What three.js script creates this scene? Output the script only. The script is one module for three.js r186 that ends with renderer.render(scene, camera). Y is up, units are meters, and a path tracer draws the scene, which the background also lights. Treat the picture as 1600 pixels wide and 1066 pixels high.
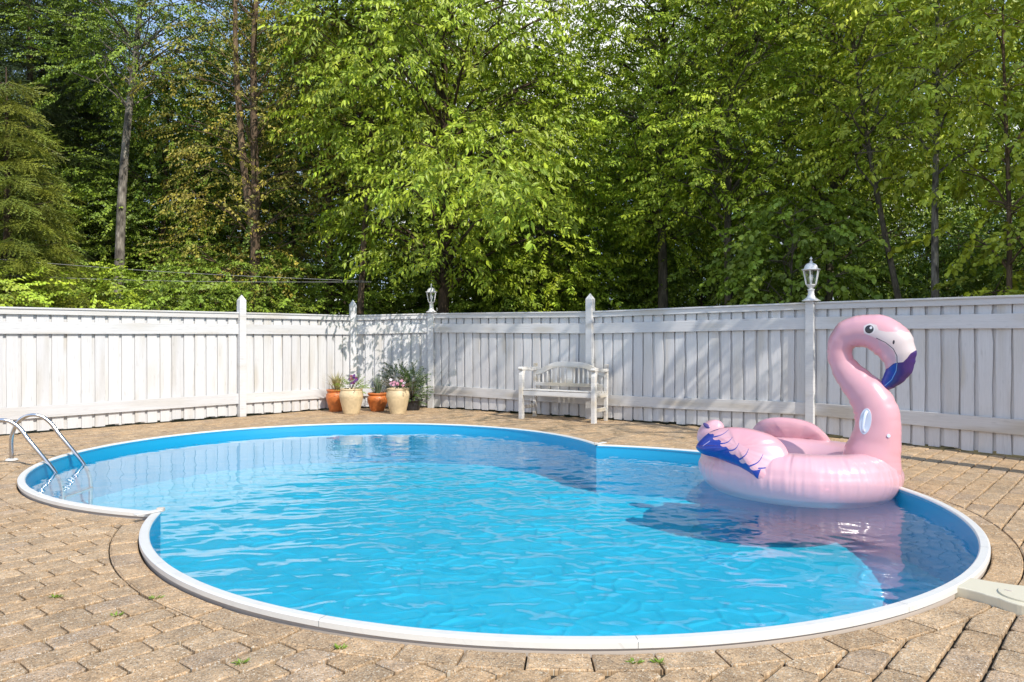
import * as THREE from 'three';
import { mergeGeometries } from 'three/addons/utils/BufferGeometryUtils.js';
import { RoundedBoxGeometry } from 'three/addons/geometries/RoundedBoxGeometry.js';

/* ---------- camera, sky, sun, exposure ---------- */
const scene = new THREE.Scene();
const camera = new THREE.PerspectiveCamera(48.26, 1600 / 1066, 0.1, 400);
camera.position.set(0, 1.3, 0);
camera.lookAt(0, 1.3 - 0.0025, -1);
const renderer = new THREE.WebGLRenderer({ antialias: true });
renderer.toneMapping = THREE.LinearToneMapping;
renderer.toneMappingExposure = 1.4;
renderer.shadowMap.enabled = true;

const EL = 43 * Math.PI / 180, AZ = 55 * Math.PI / 180;
const SKY = 1.0;
const sunDir = new THREE.Vector3(Math.cos(EL) * Math.cos(AZ), Math.sin(EL), Math.cos(EL) * Math.sin(AZ));
{ // blue sky with broken white cloud, the same all round
  const W = 1024, H = 512, data = new Float32Array(W * H * 4), hash = (a, b) => { const q = Math.sin(a * 127.1 + b * 311.7) * 43758.5453; return q - Math.floor(q); };
  const vn = (x, y) => { const xi = Math.floor(x), yi = Math.floor(y), k = (t) => t * t * (3 - 2 * t), fx = k(x - xi), fy = k(y - yi), m = (a, b, t) => a + (b - a) * t; return m(m(hash(xi, yi), hash(xi + 1, yi), fx), m(hash(xi, yi + 1), hash(xi + 1, yi + 1), fx), fy); };
  const fbm = (x, y) => { let s = 0, a = 0.5; for (let i = 0; i < 5; i++) { s += a * vn(x, y); x = x * 2.03 + 17; y = y * 2.03 + 5; a *= 0.5; } return s; };
  for (let r = 0; r < H; r++) for (let c = 0; c < W; c++) {
    const el = ((r + 0.5) / H - 0.5) * Math.PI, az = ((c + 0.5) / W - 0.5) * 2 * Math.PI, y = Math.sin(el), X = Math.cos(el) * Math.cos(az), Z = Math.cos(el) * Math.sin(az), i = (r * W + c) * 4;
    const up = Math.max(0, y), t = Math.pow(1 - up, 2.2), f = fbm(X / (up + 0.22) * 1.5 + 32.3, Z / (up + 0.22) * 1.5 + 29.9), k = Math.min(1, Math.max(0, (f - 0.485) / 0.16)), cl = k * k * (3 - 2 * k) * 0.9;
    const blue = [0.2 + 0.38 * t, 0.385 + 0.33 * t, 0.77 + 0.15 * t], cloud = [1.08, 1.08, 1.1];
    for (let q = 0; q < 3; q++) data[i + q] = y < 0 ? [0.2, 0.2, 0.16][q] : (blue[q] + (cloud[q] - blue[q]) * cl) * SKY;
    data[i + 3] = 1;
  }
  const t = new THREE.DataTexture(data, W, H, THREE.RGBAFormat, THREE.FloatType); t.mapping = THREE.EquirectangularReflectionMapping; t.magFilter = t.minFilter = THREE.LinearFilter; t.wrapS = THREE.RepeatWrapping; t.needsUpdate = true;
  scene.background = t; scene.environment = t;
}
const sun = new THREE.DirectionalLight(new THREE.Color(1, 0.93, 0.83), 3.9);
sun.position.copy(sunDir).multiplyScalar(60).add(new THREE.Vector3(0, 0, -12));
sun.target.position.set(0, 0, -12);
sun.castShadow = true; sun.shadow.radius = 0.5;
sun.shadow.mapSize.set(4096, 4096);
Object.assign(sun.shadow.camera, { left: -26, right: 26, top: 26, bottom: -26, near: 1, far: 140 });
sun.shadow.bias = -0.0004;
scene.add(sun, sun.target);

/* ---------- helpers ---------- */
function rng(seed) { let a = seed >>> 0; return () => { a = a + 0x6D2B79F5 | 0; let t = Math.imul(a ^ a >>> 15, 1 | a); t = t + Math.imul(t ^ t >>> 7, 61 | t) ^ t; return ((t ^ t >>> 14) >>> 0) / 4294967296; }; }
const V = (x, y, d) => new THREE.Vector3(x, y, -d);            // right, up, distance ahead
const lerp = (a, b, t) => a + (b - a) * t, clamp = (x, a = 0, b = 1) => Math.min(b, Math.max(a, x));
const sstep = (a, b, x) => { const t = clamp((x - a) / (b - a)); return t * t * (3 - 2 * t); };
const taken = {};
function numbered(name) { const n = taken[name] ?? 0; taken[name] = n + 1; return n ? name + '_' + String(n).padStart(3, '0') : name; }
function thing(name, label, category, pos, turn = 0, group) {
  const o = new THREE.Group(); o.name = numbered(name);
  o.userData = { label, category }; if (group) o.userData.group = group;
  if (pos) o.position.copy(pos); o.rotation.y = turn; scene.add(o); return o;
}
function part(name, geo, mat, parent) {
  const m = new THREE.Mesh(geo, mat); m.name = name; m.castShadow = m.receiveShadow = true; parent.add(m); return m;
}
function structure(name, geo, mat) { const m = part(name, geo, mat, scene); m.userData.kind = 'structure'; return m; }
function box(w, h, d, x = 0, y = 0, z = 0, r = 0) {
  const g = r ? new RoundedBoxGeometry(w, h, d, 2, r) : new THREE.BoxGeometry(w, h, d); g.translate(x, y, z); return r ? g : g;
}
function merge(list) { return mergeGeometries(list.map((g) => { const k = g.index ? g.toNonIndexed() : g; for (const n of Object.keys(k.attributes)) if (!['position', 'normal', 'uv', 'color'].includes(n)) k.deleteAttribute(n); return k; })); }
// box-projected uv in metres
function boxUV(g, s = 1, ox = 0, oy = 0) {
  if (g.index) g = g.toNonIndexed();
  const p = g.attributes.position, n = g.attributes.normal, uv = new Float32Array(p.count * 2);
  for (let i = 0; i < p.count; i++) {
    const ax = Math.abs(n.getX(i)), ay = Math.abs(n.getY(i)), az = Math.abs(n.getZ(i));
    let a = p.getX(i), b = p.getY(i);
    if (ay > ax && ay > az) b = p.getZ(i); else if (ax > az) a = p.getZ(i);
    uv[2 * i] = a * s + ox; uv[2 * i + 1] = b * s + oy;
  }
  g.setAttribute('uv', new THREE.BufferAttribute(uv, 2)); return g;
}
// periodic value noise
function noise2(seed) {
  const N = 256, t = new Float32Array(N * N), r = rng(seed); for (let i = 0; i < t.length; i++) t[i] = r();
  return (x, y, px = 256, py = px) => {
    const xi = Math.floor(x), yi = Math.floor(y); let fx = x - xi, fy = y - yi; fx = fx * fx * (3 - 2 * fx); fy = fy * fy * (3 - 2 * fy);
    const w = (a, p) => ((a % p) + p) % p, g = (a, b) => t[w(b, py) % N * N + w(a, px) % N];
    return lerp(lerp(g(xi, yi), g(xi + 1, yi), fx), lerp(g(xi, yi + 1), g(xi + 1, yi + 1), fx), fy);
  };
}
const N1 = noise2(11), N2 = noise2(23), N3 = noise2(37);
function texture(w, h, fn, srgb = true, rep = [1, 1]) {
  const data = new Uint8Array(w * h * 4);
  for (let y = 0; y < h; y++) for (let x = 0; x < w; x++) {
    const c = fn(x / w, y / h, x, y), i = (y * w + x) * 4;
    if (typeof c === 'number') { data[i] = data[i + 1] = data[i + 2] = clamp(c) * 255; } else for (let k = 0; k < 3; k++) data[i + k] = clamp(c[k]) * 255;
    data[i + 3] = 255;
  }
  const t = new THREE.DataTexture(data, w, h); t.wrapS = t.wrapT = THREE.RepeatWrapping; t.magFilter = THREE.LinearFilter; t.minFilter = THREE.LinearMipmapLinearFilter; t.generateMipmaps = true;
  if (srgb) t.colorSpace = THREE.SRGBColorSpace; t.repeat.set(...rep); t.needsUpdate = true; return t;
}
const RGB = (r, g, b) => new THREE.Color().setRGB(r, g, b);
function taperedTube(pts, radii, seg = 7, sub = 3) {
  const curve = new THREE.CatmullRomCurve3(pts), n = (pts.length - 1) * sub, fr = curve.computeFrenetFrames(n, false);
  const pos = [], nor = [], uv = [], idx = []; let len = 0, prev = null;
  for (let i = 0; i <= n; i++) {
    const t = i / n, c = curve.getPoint(t), f = t * (pts.length - 1), k = Math.min(pts.length - 2, Math.floor(f)), r = lerp(radii[k], radii[k + 1], f - k);
    if (prev) len += c.distanceTo(prev); prev = c;
    for (let j = 0; j <= seg; j++) {
      const a = j / seg * Math.PI * 2, d = fr.normals[i].clone().multiplyScalar(Math.cos(a)).addScaledVector(fr.binormals[i], Math.sin(a));
      pos.push(c.x + d.x * r, c.y + d.y * r, c.z + d.z * r); nor.push(d.x, d.y, d.z); uv.push(j / seg * Math.max(0.1, radii[0] * 6.28), len);
      if (i < n && j < seg) { const a0 = i * (seg + 1) + j, b0 = a0 + seg + 1; idx.push(a0, a0 + 1, b0, b0, a0 + 1, b0 + 1); }
    }
  }
  const g = new THREE.BufferGeometry(); g.setAttribute('position', new THREE.Float32BufferAttribute(pos, 3)); g.setAttribute('normal', new THREE.Float32BufferAttribute(nor, 3)); g.setAttribute('uv', new THREE.Float32BufferAttribute(uv, 2)); g.setIndex(idx); return g;
}

/* ---------- materials ---------- */
const paverTex = texture(1024, 1024, (u, v, x, y) => {
  const a = N1(u * 128, v * 128, 128), b = N2(u * 256, v * 256, 256), c = N3(u * 36, v * 36, 36), e = N1(u * 9, v * 9, 9), f = N2(u * 200 + 7, v * 200, 200);
  let m = 0.72 + (a - 0.5) * 0.16 + (b - 0.5) * 0.16 + (c - 0.5) * 0.12 + (e - 0.5) * 0.14;
  let r = m * 1.04, g = m * 0.885, bl = m * 0.69;
  if (f > 0.80) { r = g = bl = 0.82 + 0.1 * a; g *= 0.95; bl *= 0.85; }         // pale aggregate grains
  if (N3(u * 170, v * 170 + 3, 170) > 0.86) { r *= 0.62; g *= 0.6; bl *= 0.58; } // dark grains
  return [r, g, bl];
});
const paverBump = texture(512, 512, (u, v) => 0.5 * N1(u * 90, v * 90, 90) + 0.3 * N2(u * 200, v * 200, 200) + 0.2 * N3(u * 20, v * 20, 20), false);
const paverMat = new THREE.MeshStandardMaterial({ map: paverTex, bumpMap: paverBump, bumpScale: 0.004, roughness: 0.92, vertexColors: true });
const sandTex = texture(512, 512, (u, v) => { const a = N1(u * 40, v * 40, 40), b = N2(u * 180, v * 180, 180), m = 0.17 + a * 0.1 + (b - 0.5) * 0.12; return [m, m * 0.88, m * 0.62]; });
const sandMat = new THREE.MeshStandardMaterial({ map: sandTex, roughness: 1 });
const soilTex = texture(512, 512, (u, v) => { const a = N1(u * 24, v * 24, 24), b = N2(u * 120, v * 120, 120), m = 0.22 + a * 0.14 + (b - 0.5) * 0.14; return [m, m * 0.92, m * 0.6]; });
const soilMat = new THREE.MeshStandardMaterial({ map: soilTex, roughness: 1 });

// white painted wood: grain lengthways (v), worn grey flecks
function paintTex(seed, dirt) {
  const A = noise2(seed), B = noise2(seed + 5);
  return texture(512, 512, (u, v) => {
    const grain = A(u * 90, v * 6, 90, 6), patch = B(u * 7, v * 4, 7, 4), fine = A(u * 160, v * 40, 160, 40), fleck = B(u * 60, v * 18, 60, 18);
    let m = 0.94 + (grain - 0.5) * 0.03 + (fine - 0.5) * 0.025 - sstep(0.45, 0.9, patch) * 0.045 * dirt;
    if (fleck > 0.9 - 0.05 * dirt) m -= 0.08 * (fleck - 0.8) * 4;
    const w = sstep(0.5, 0.95, patch) * 0.05 * dirt; return [m, m - w * 0.35, m - w];
  });
}
const paintBump = texture(256, 512, (u, v) => 0.6 * N1(u * 60, v * 5, 60, 5) + 0.4 * N2(u * 30, v * 24, 30, 24), false);
const white = (seed, dirt, tint) => new THREE.MeshStandardMaterial({ map: paintTex(seed, dirt), bumpMap: paintBump, bumpScale: 0.0016, roughness: 0.62, color: tint });
const paint = [white(3, 0.7, RGB(0.69, 0.69, 0.685)), white(17, 1.1, RGB(0.665, 0.665, 0.66)), white(29, 0.9, RGB(0.64, 0.64, 0.64))];
const paintWeathered = white(41, 1.5, RGB(0.66, 0.645, 0.62));
const benchPaint = white(53, 2.2, RGB(0.72, 0.7, 0.66));
const metalWhite = new THREE.MeshPhysicalMaterial({ color: RGB(0.7, 0.69, 0.68), roughness: 0.35, clearcoat: 0.4, clearcoatRoughness: 0.3 });
const copingMat = new THREE.MeshPhysicalMaterial({ map: texture(512, 512, (u, v) => { const a = N1(u * 12, v * 12, 12), b = N2(u * 90, v * 90, 90), c = N3(u * 40, v * 40, 40); let m = 0.96 - 0.035 * sstep(0.55, 0.95, a) * c - (b > 0.9 ? 0.06 * c : 0); return [m, m * 0.995, m * 0.975]; }), color: RGB(0.7, 0.7, 0.69), roughness: 0.4, clearcoat: 0.25, clearcoatRoughness: 0.4 });
const copingSide = new THREE.MeshStandardMaterial({ color: RGB(0.48, 0.42, 0.36), roughness: 0.7 });
const linerMat = new THREE.MeshPhysicalMaterial({ color: RGB(0.005, 0.28, 0.48), roughness: 0.38, clearcoat: 0.2, clearcoatRoughness: 0.35 });
const floorMat = new THREE.MeshStandardMaterial({ color: RGB(0.012, 0.365, 0.54), roughness: 0.55 });
const steel = new THREE.MeshStandardMaterial({ color: RGB(0.62, 0.62, 0.63), roughness: 0.16, metalness: 1 });
const creamPlastic = new THREE.MeshPhysicalMaterial({ color: RGB(0.62, 0.57, 0.43), roughness: 0.45, clearcoat: 0.2 });
const barkTex = (c0, c1, seed, sx = 10, sy = 5) => { const A = noise2(seed), B = noise2(seed + 9); return texture(256, 256, (u, v) => { const k = clamp(0.65 * A(u * sx, v * sy, sx, sy) + 0.45 * B(u * 60, v * 20, 60, 20) - 0.1); return [0, 1, 2].map((i) => lerp(c0[i], c1[i], k)); }); };
const barkBump = texture(256, 256, (u, v) => 0.6 * N1(u * 20, v * 5, 20, 5) + 0.4 * N2(u * 64, v * 16, 64, 16), false);
const bark = (c0, c1, seed, sx, sy) => new THREE.MeshStandardMaterial({ map: barkTex(c0, c1, seed, sx, sy), bumpMap: barkBump, bumpScale: 0.02, roughness: 0.95 });
const barkBrown = bark([0.2, 0.16, 0.12], [0.46, 0.38, 0.3], 71), barkPale = bark([0.22, 0.2, 0.18], [0.72, 0.69, 0.63], 77, 6, 8), barkGrey = bark([0.25, 0.23, 0.19], [0.52, 0.48, 0.41], 83), barkRed = bark([0.26, 0.21, 0.16], [0.56, 0.47, 0.37], 91);
const leafMat = (r, g, b, t = 0.4) => new THREE.MeshPhysicalMaterial({ color: RGB(r, g, b), roughness: 0.5, transmission: t, thickness: 0, ior: 1.45, side: THREE.DoubleSide });

/* ---------- pool ---------- */
const LA = { x: -1.879, d: 8.392 }, LB = { x: 0.325, d: 6.149 }, RO = 3.0, RI = 2.945, RIM = 0.05, WATER = -0.045, FLOOR = -0.54;
const inPool = (x, d, r) => Math.hypot(x - LA.x, d - LA.d) < r || Math.hypot(x - LB.x, d - LB.d) < r;
const axis = Math.atan2(LB.d - LA.d, LB.x - LA.x), sep = Math.hypot(LB.x - LA.x, LB.d - LA.d);
const halfGap = (r) => Math.acos(sep / 2 / r);
function outline(r, n = 120) {                                   // counter-clockwise union outline in (x, d)
  const g = halfGap(r), pts = [];
  for (let i = 0; i <= n; i++) { const a = axis + Math.PI + (-(Math.PI - g) + 2 * (Math.PI - g) * i / n); pts.push([LA.x + r * Math.cos(a), LA.d + r * Math.sin(a)]); }
  for (let i = 1; i < n; i++) { const a = axis + (-(Math.PI - g) + 2 * (Math.PI - g) * i / n); pts.push([LB.x + r * Math.cos(a), LB.d + r * Math.sin(a)]); }
  return pts;
}
function smoothArc(c, prof, a0, a1, n) { // smooth round the arc, creased across the profile
  const pos = [], nor = [];
  for (let j = 0; j < prof.length - 1; j++) {
    const [r0, y0] = prof[j], [r1, y1] = prof[j + 1], dr = r1 - r0, dy = y1 - y0, L = Math.hypot(dr, dy) || 1, nr = -dy / L, ny = dr / L;
    for (let i = 0; i < n; i++) {
      const A = lerp(a0, a1, i / n), B = lerp(a0, a1, (i + 1) / n);
      const P = (a, r, y) => [c.x + r * Math.cos(a), y, -(c.d + r * Math.sin(a))], Q = (a) => [nr * Math.cos(a), ny, -nr * Math.sin(a)];
      pos.push(...P(A, r0, y0), ...P(A, r1, y1), ...P(B, r0, y0), ...P(B, r0, y0), ...P(A, r1, y1), ...P(B, r1, y1));
      nor.push(...Q(A), ...Q(A), ...Q(B), ...Q(B), ...Q(A), ...Q(B));
    }
  }
  const g = new THREE.BufferGeometry(); g.setAttribute('position', new THREE.Float32BufferAttribute(pos, 3)); g.setAttribute('normal', new THREE.Float32BufferAttribute(nor, 3));
  const uv = []; for (let i = 0; i < pos.length; i += 3) uv.push(pos[i] * 1.3 + pos[i + 1], pos[i + 2] * 1.3); g.setAttribute('uv', new THREE.Float32BufferAttribute(uv, 2)); return g;
}
const pool = thing('swimming_pool', 'figure-eight swimming pool with blue liner and white coping rail', 'pool');
{
  const prof = [[RO - 0.058, RIM - 0.03], [RO - 0.06, RIM - 0.008], [RO - 0.052, RIM], [RO - 0.01, RIM], [RO, RIM - 0.008], [RO, RIM - 0.034], [RO - 0.014, RIM - 0.036]];
  const skirt = [[RO - 0.012, RIM - 0.034], [RO - 0.012, -0.06]];
  for (const [c, mid] of [[LA, axis + Math.PI], [LB, axis]]) {
    const g = halfGap(RO - 0.04), span = Math.PI - g, n = 9;
    for (let i = 0; i < n; i++) {
      const a0 = mid - span + 2 * span * i / n, a1 = mid - span + 2 * span * (i + 1) / n;
      const rail = part('coping_rail', smoothArc(c, prof, a0 + 0.00035, a1 - 0.00035, 20), copingMat, pool);
      part('skirt', smoothArc(c, skirt, a0, a1, 20), copingSide, rail);
    }
    const gi = halfGap(RI), si = Math.PI - gi;
    part('liner_wall', smoothArc(c, [[RI, RIM - 0.012], [RI, FLOOR - 0.02]].reverse(), mid - si, mid + si, 120), linerMat, pool);
    part('liner_bead', smoothArc(c, [[RI - 0.001, RIM - 0.03], [RI - 0.007, RIM - 0.026], [RI - 0.007, RIM - 0.016], [RI - 0.001, RIM - 0.012]], mid - si, mid + si, 120), linerMat, pool);
  }
  // joint plates where the two circles meet
  const P = outline(RO - 0.04, 10), pj = P[0], pk = P[10];
  for (const q of [pj, pk]) {
    const a = Math.atan2(q[1] - (LA.d + LB.d) / 2, q[0] - (LA.x + LB.x) / 2);
    const m = part('joint_plate', box(0.2, 0.012, 0.05, 0.07, 0, 0, 0.004), copingMat, pool); m.position.set(q[0], RIM + 0.008, -q[1]); m.rotation.y = a + (q === pj ? 0.1 : 0.2);
    const k = part('joint_clip', box(0.05, 0.03, 0.035, 0, 0, 0, 0.006), copingSide, pool); k.position.set(q[0] - 0.02 * Math.cos(a), RIM + 0.012, -(q[1] - 0.02 * Math.sin(a)));
  }
  // vinyl floor lying in soft folds over its sand bed
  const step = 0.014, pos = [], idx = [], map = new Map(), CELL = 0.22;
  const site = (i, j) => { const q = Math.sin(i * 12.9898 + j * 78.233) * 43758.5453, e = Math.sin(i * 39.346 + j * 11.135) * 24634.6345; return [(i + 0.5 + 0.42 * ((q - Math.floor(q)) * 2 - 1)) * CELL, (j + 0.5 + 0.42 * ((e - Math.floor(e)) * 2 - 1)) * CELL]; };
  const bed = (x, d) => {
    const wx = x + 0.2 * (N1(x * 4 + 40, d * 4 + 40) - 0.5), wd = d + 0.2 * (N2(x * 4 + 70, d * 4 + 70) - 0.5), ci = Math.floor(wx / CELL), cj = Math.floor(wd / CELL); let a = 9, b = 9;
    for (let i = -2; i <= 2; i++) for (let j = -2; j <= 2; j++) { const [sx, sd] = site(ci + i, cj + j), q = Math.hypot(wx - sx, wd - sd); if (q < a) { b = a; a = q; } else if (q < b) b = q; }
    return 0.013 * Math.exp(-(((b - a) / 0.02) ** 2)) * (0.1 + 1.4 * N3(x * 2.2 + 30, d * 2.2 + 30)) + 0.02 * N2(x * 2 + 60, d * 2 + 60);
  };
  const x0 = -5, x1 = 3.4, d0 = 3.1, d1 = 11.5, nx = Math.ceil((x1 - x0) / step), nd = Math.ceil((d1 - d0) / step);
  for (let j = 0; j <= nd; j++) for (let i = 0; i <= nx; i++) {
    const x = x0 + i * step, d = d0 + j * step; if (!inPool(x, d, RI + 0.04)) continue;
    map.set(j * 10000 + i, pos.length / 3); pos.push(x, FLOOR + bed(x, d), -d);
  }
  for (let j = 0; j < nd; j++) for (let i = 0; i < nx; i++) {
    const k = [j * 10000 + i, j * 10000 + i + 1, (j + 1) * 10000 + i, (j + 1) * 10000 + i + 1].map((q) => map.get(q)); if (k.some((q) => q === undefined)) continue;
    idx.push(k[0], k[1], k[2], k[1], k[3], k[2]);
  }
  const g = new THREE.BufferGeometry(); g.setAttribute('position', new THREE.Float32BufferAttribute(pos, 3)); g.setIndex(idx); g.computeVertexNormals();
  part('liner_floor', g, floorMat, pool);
}
// water: one rippled sheet
const waves = [];
{ const r = rng(5); for (let i = 0; i < 46; i++) { const L = 0.085 * Math.pow(6, r()), a = r() * Math.PI * 2; waves.push([Math.cos(a) * 6.283 / L, Math.sin(a) * 6.283 / L, r() * 6.283, 0.0013 * Math.pow(L / 0.3, 0.85) / (L < 0.18 ? 1.2 : 1)]); } }
{
  const step = 0.022, pos = [], nor = [], idx = [], map = new Map(), x0 = -5, x1 = 3.4, d0 = 3.1, d1 = 11.5, nx = Math.ceil((x1 - x0) / step), nd = Math.ceil((d1 - d0) / step);
  for (let j = 0; j <= nd; j++) for (let i = 0; i <= nx; i++) {
    const x = x0 + i * step, d = d0 + j * step; if (!inPool(x, d, RI + 0.03)) continue;
    const calm = lerp(0.12, 1, sstep(-3.6, -0.6, x - (d - 6) * 0.28) * lerp(1, 0.12, sstep(0.6, 2.2, x))) * lerp(0.6, 1.15, N1(x * 0.7 + 9, d * 0.7 + 4)) * lerp(1, 0.4, sstep(6.5, 9.5, d));
    let y = 0, gx = 0, gd = 0;
    for (const [kx, kd, ph, a] of waves) { const p = kx * x + kd * d + ph, s = Math.sin(p), c = Math.cos(p); y += a * s; gx += a * kx * c; gd += a * kd * c; }
    map.set(j * 10000 + i, pos.length / 3); pos.push(x, WATER + y * calm, -d);
    const n = new THREE.Vector3(-gx * calm, 1, gd * calm).normalize(); nor.push(n.x, n.y, n.z);
  }
  for (let j = 0; j < nd; j++) for (let i = 0; i < nx; i++) {
    const k = [j * 10000 + i, j * 10000 + i + 1, (j + 1) * 10000 + i, (j + 1) * 10000 + i + 1].map((q) => map.get(q)); if (k.some((q) => q === undefined)) continue;
    idx.push(k[0], k[1], k[2], k[1], k[3], k[2]);
  }
  const g = new THREE.BufferGeometry(); g.setAttribute('position', new THREE.Float32BufferAttribute(pos, 3)); g.setAttribute('normal', new THREE.Float32BufferAttribute(nor, 3)); g.setIndex(idx);
  structure('water', g, new THREE.MeshPhysicalMaterial({ color: RGB(0.93, 1, 1), transmission: 1, thickness: 0, roughness: 0.0, ior: 1.34 }));
}

/* ---------- ground and paving ---------- */
{
  const s = new THREE.Shape([[-90, -30], [90, -30], [90, 140], [-90, 140]].map(([x, d]) => new THREE.Vector2(x, d)));
  s.holes.push(new THREE.Path(outline(RO - 0.02, 60).map(([x, d]) => new THREE.Vector2(x, d))));
  const g = new THREE.ShapeGeometry(s); g.rotateX(-Math.PI / 2); g.translate(0, -0.04, 0);
  const p = g.attributes.position, uv = g.attributes.uv; for (let i = 0; i < p.count; i++) uv.setXY(i, p.getX(i) / 2, p.getZ(i) / 2);
  structure('forest_ground', g, soilMat);
}
// fence line: posts as [x, d, top]
const FP = [[-9.6, 7.3, 1.73], [-7.02, 10.1, 1.735], [-4.57, 12.79, 1.75], [-3.02, 14.39, 1.75], [-1.51, 14.46, 1.79], [1.31, 12.48, 1.755], [4.09, 10.35, 1.80], [6.1, 7.62, 1.775], [7.6, 4.6, 1.775]];
const inFence = (x, d, m = 0.1) => { for (let i = 0; i < FP.length - 1; i++) { const [ax, ad] = FP[i], [bx, bd] = FP[i + 1], l = Math.hypot(bx - ax, bd - ad); if (((bd - ad) * (x - ax) - (bx - ax) * (d - ad)) / l < -m) return false; } return true; };
{
  const s = new THREE.Shape([[-9.6, 7.3], [-11, 6], [-11, 0.2], [9, 0.2], [9, 2.5], ...FP.slice(1).reverse().map(([x, d]) => [x, d])].map(([x, d]) => new THREE.Vector2(x, d)));
  s.holes.push(new THREE.Path(outline(RO - 0.02, 60).map(([x, d]) => new THREE.Vector2(x, d))));
  const g = new THREE.ShapeGeometry(s); g.rotateX(-Math.PI / 2); g.translate(0, -0.024, 0);
  const p = g.attributes.position, uv = g.attributes.uv; for (let i = 0; i < p.count; i++) uv.setXY(i, p.getX(i), p.getZ(i));
  const paving = structure('paving', g, sandMat);
  const r = rng(77), list = [], CH = 0.009;
  const clip = (poly, nx, nd, c) => { const out = []; for (let i = 0; i < poly.length; i++) { const a = poly[i], b = poly[(i + 1) % poly.length], da = a[0] * nx + a[1] * nd - c, db = b[0] * nx + b[1] * nd - c; if (da >= 0) out.push(a); if (da * db < 0) { const t = da / (da - db); out.push([lerp(a[0], b[0], t), lerp(a[1], b[1], t)]); } } return out; };
  const area = (p) => { let s = 0; for (let i = 0; i < p.length; i++) { const a = p[i], b = p[(i + 1) % p.length]; s += a[0] * b[1] - a[1] * b[0]; } return s / 2; };
  function paverGeo(poly, y, tone, tilt) {
    if (area(poly) < 0) poly = poly.slice().reverse();
    const n = poly.length; let cx = 0, cd = 0; for (const [x, d] of poly) { cx += x / n; cd += d / n; }
    const inset = poly.map(([x, d]) => { const l = Math.hypot(x - cx, d - cd); const k = Math.max(0, 1 - CH * 1.25 / l); return [cx + (x - cx) * k, cd + (d - cd) * k]; });
    const yy = (x, d) => y + (x - cx) * tilt[0] + (d - cd) * tilt[1];
    const pos = [], tri = (...q) => { for (const [p, h] of q) pos.push(p[0], yy(...p) + h, -p[1]); };
    for (let i = 1; i < n - 1; i++) tri([inset[0], 0], [inset[i], 0], [inset[i + 1], 0]);
    for (let i = 0; i < n; i++) {
      const j = (i + 1) % n, a = poly[i], b = poly[j], ai = inset[i], bi = inset[j];
      tri([a, -0.005], [b, -0.005], [ai, 0], [b, -0.005], [bi, 0], [ai, 0]);
      tri([a, -0.036], [b, -0.036], [a, -0.005], [b, -0.036], [b, -0.005], [a, -0.005]);
    }
    const g = new THREE.BufferGeometry(); g.setAttribute('position', new THREE.Float32BufferAttribute(pos, 3)); g.computeVertexNormals();
    const uv = [], col = [], ox = r() * 3, od = r() * 3; for (let i = 0; i < pos.length; i += 3) { uv.push((pos[i] + ox) * 1.15, (pos[i + 2] + od) * 1.15); col.push(...tone); }
    g.setAttribute('uv', new THREE.Float32BufferAttribute(uv, 2)); g.setAttribute('color', new THREE.Float32BufferAttribute(col, 3));
    const dd = Math.max(1.5, cd), inView = Math.abs(cx / dd) < 0.7 && cd > 2.3;
    list.push({ g, size: inView ? Math.abs(area(poly)) / dd ** 3 : 0 });
  }
  const tones = () => { const grey = r() < 0.14, m = (grey ? 0.59 : 0.64) + r() * 0.15, w = grey ? 1 : r(); return [m, m * lerp(0.94, 1.0, w), m * lerp(0.86, grey ? 1.04 : 1.0, w)]; };
  const AN = 49.5 * Math.PI / 180, eu = [Math.cos(AN), Math.sin(AN)], ev = [-Math.sin(AN), Math.cos(AN)], RW = 0.158, RL = 0.262, RR = RO + 0.165;
  for (let row = -70; row < 110; row++) {
    const shift = (row & 1 ? 0.5 : 0) * RL + (r() - 0.5) * 0.04;
    for (let k = -60; k < 90; k++) {
      const u0 = k * RL + shift, v0 = 0.522 + row * RW, cu = u0 + RL / 2, cv = v0 + RW / 2, x = cu * eu[0] + cv * ev[0], d = cu * eu[1] + cv * ev[1];
      if (x < -10 || x > 8 || d < 1.4 || d > 15 || !inFence(x, d, 0.02)) continue;
      if (inPool(x, d, RR - 0.16)) continue;
      const gp = 0.0032 + r() * 0.0022, j = () => (r() - 0.5) * 0.004, far = d > 9, c = far ? 0 : 0.017, gv = gp * 1.4;
      let P = c ? [[gp + c, gv], [RL - gp - c, gv], [RL - gp, gv + c], [RL - gp, RW - gv - c], [RL - gp - c, RW - gv], [gp + c, RW - gv], [gp, RW - gv - c], [gp, gv + c]] : [[gp, gp], [RL - gp, gp], [RL - gp, RW - gp], [gp, RW - gp]];
      P = P.map(([a, b]) => { const u = u0 + a + j(), v = v0 + b + j(); return [u * eu[0] + v * ev[0], u * eu[1] + v * ev[1]]; });
      for (const L of [LA, LB]) { const q = Math.hypot(x - L.x, d - L.d); if (q < RR + 0.2) { const nx = (x - L.x) / q, nd = (d - L.d) / q; P = clip(P, nx, nd, nx * L.x + nd * L.d + RR + 0.004); } if (P.length < 3) break; }
      if (P.length < 3 || Math.abs(area(P)) < 0.0015) continue;
      paverGeo(P, (r() - 0.5) * 0.005, tones(), [(r() - 0.5) * 0.02, (r() - 0.5) * 0.02]);
    }
  }
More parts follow.
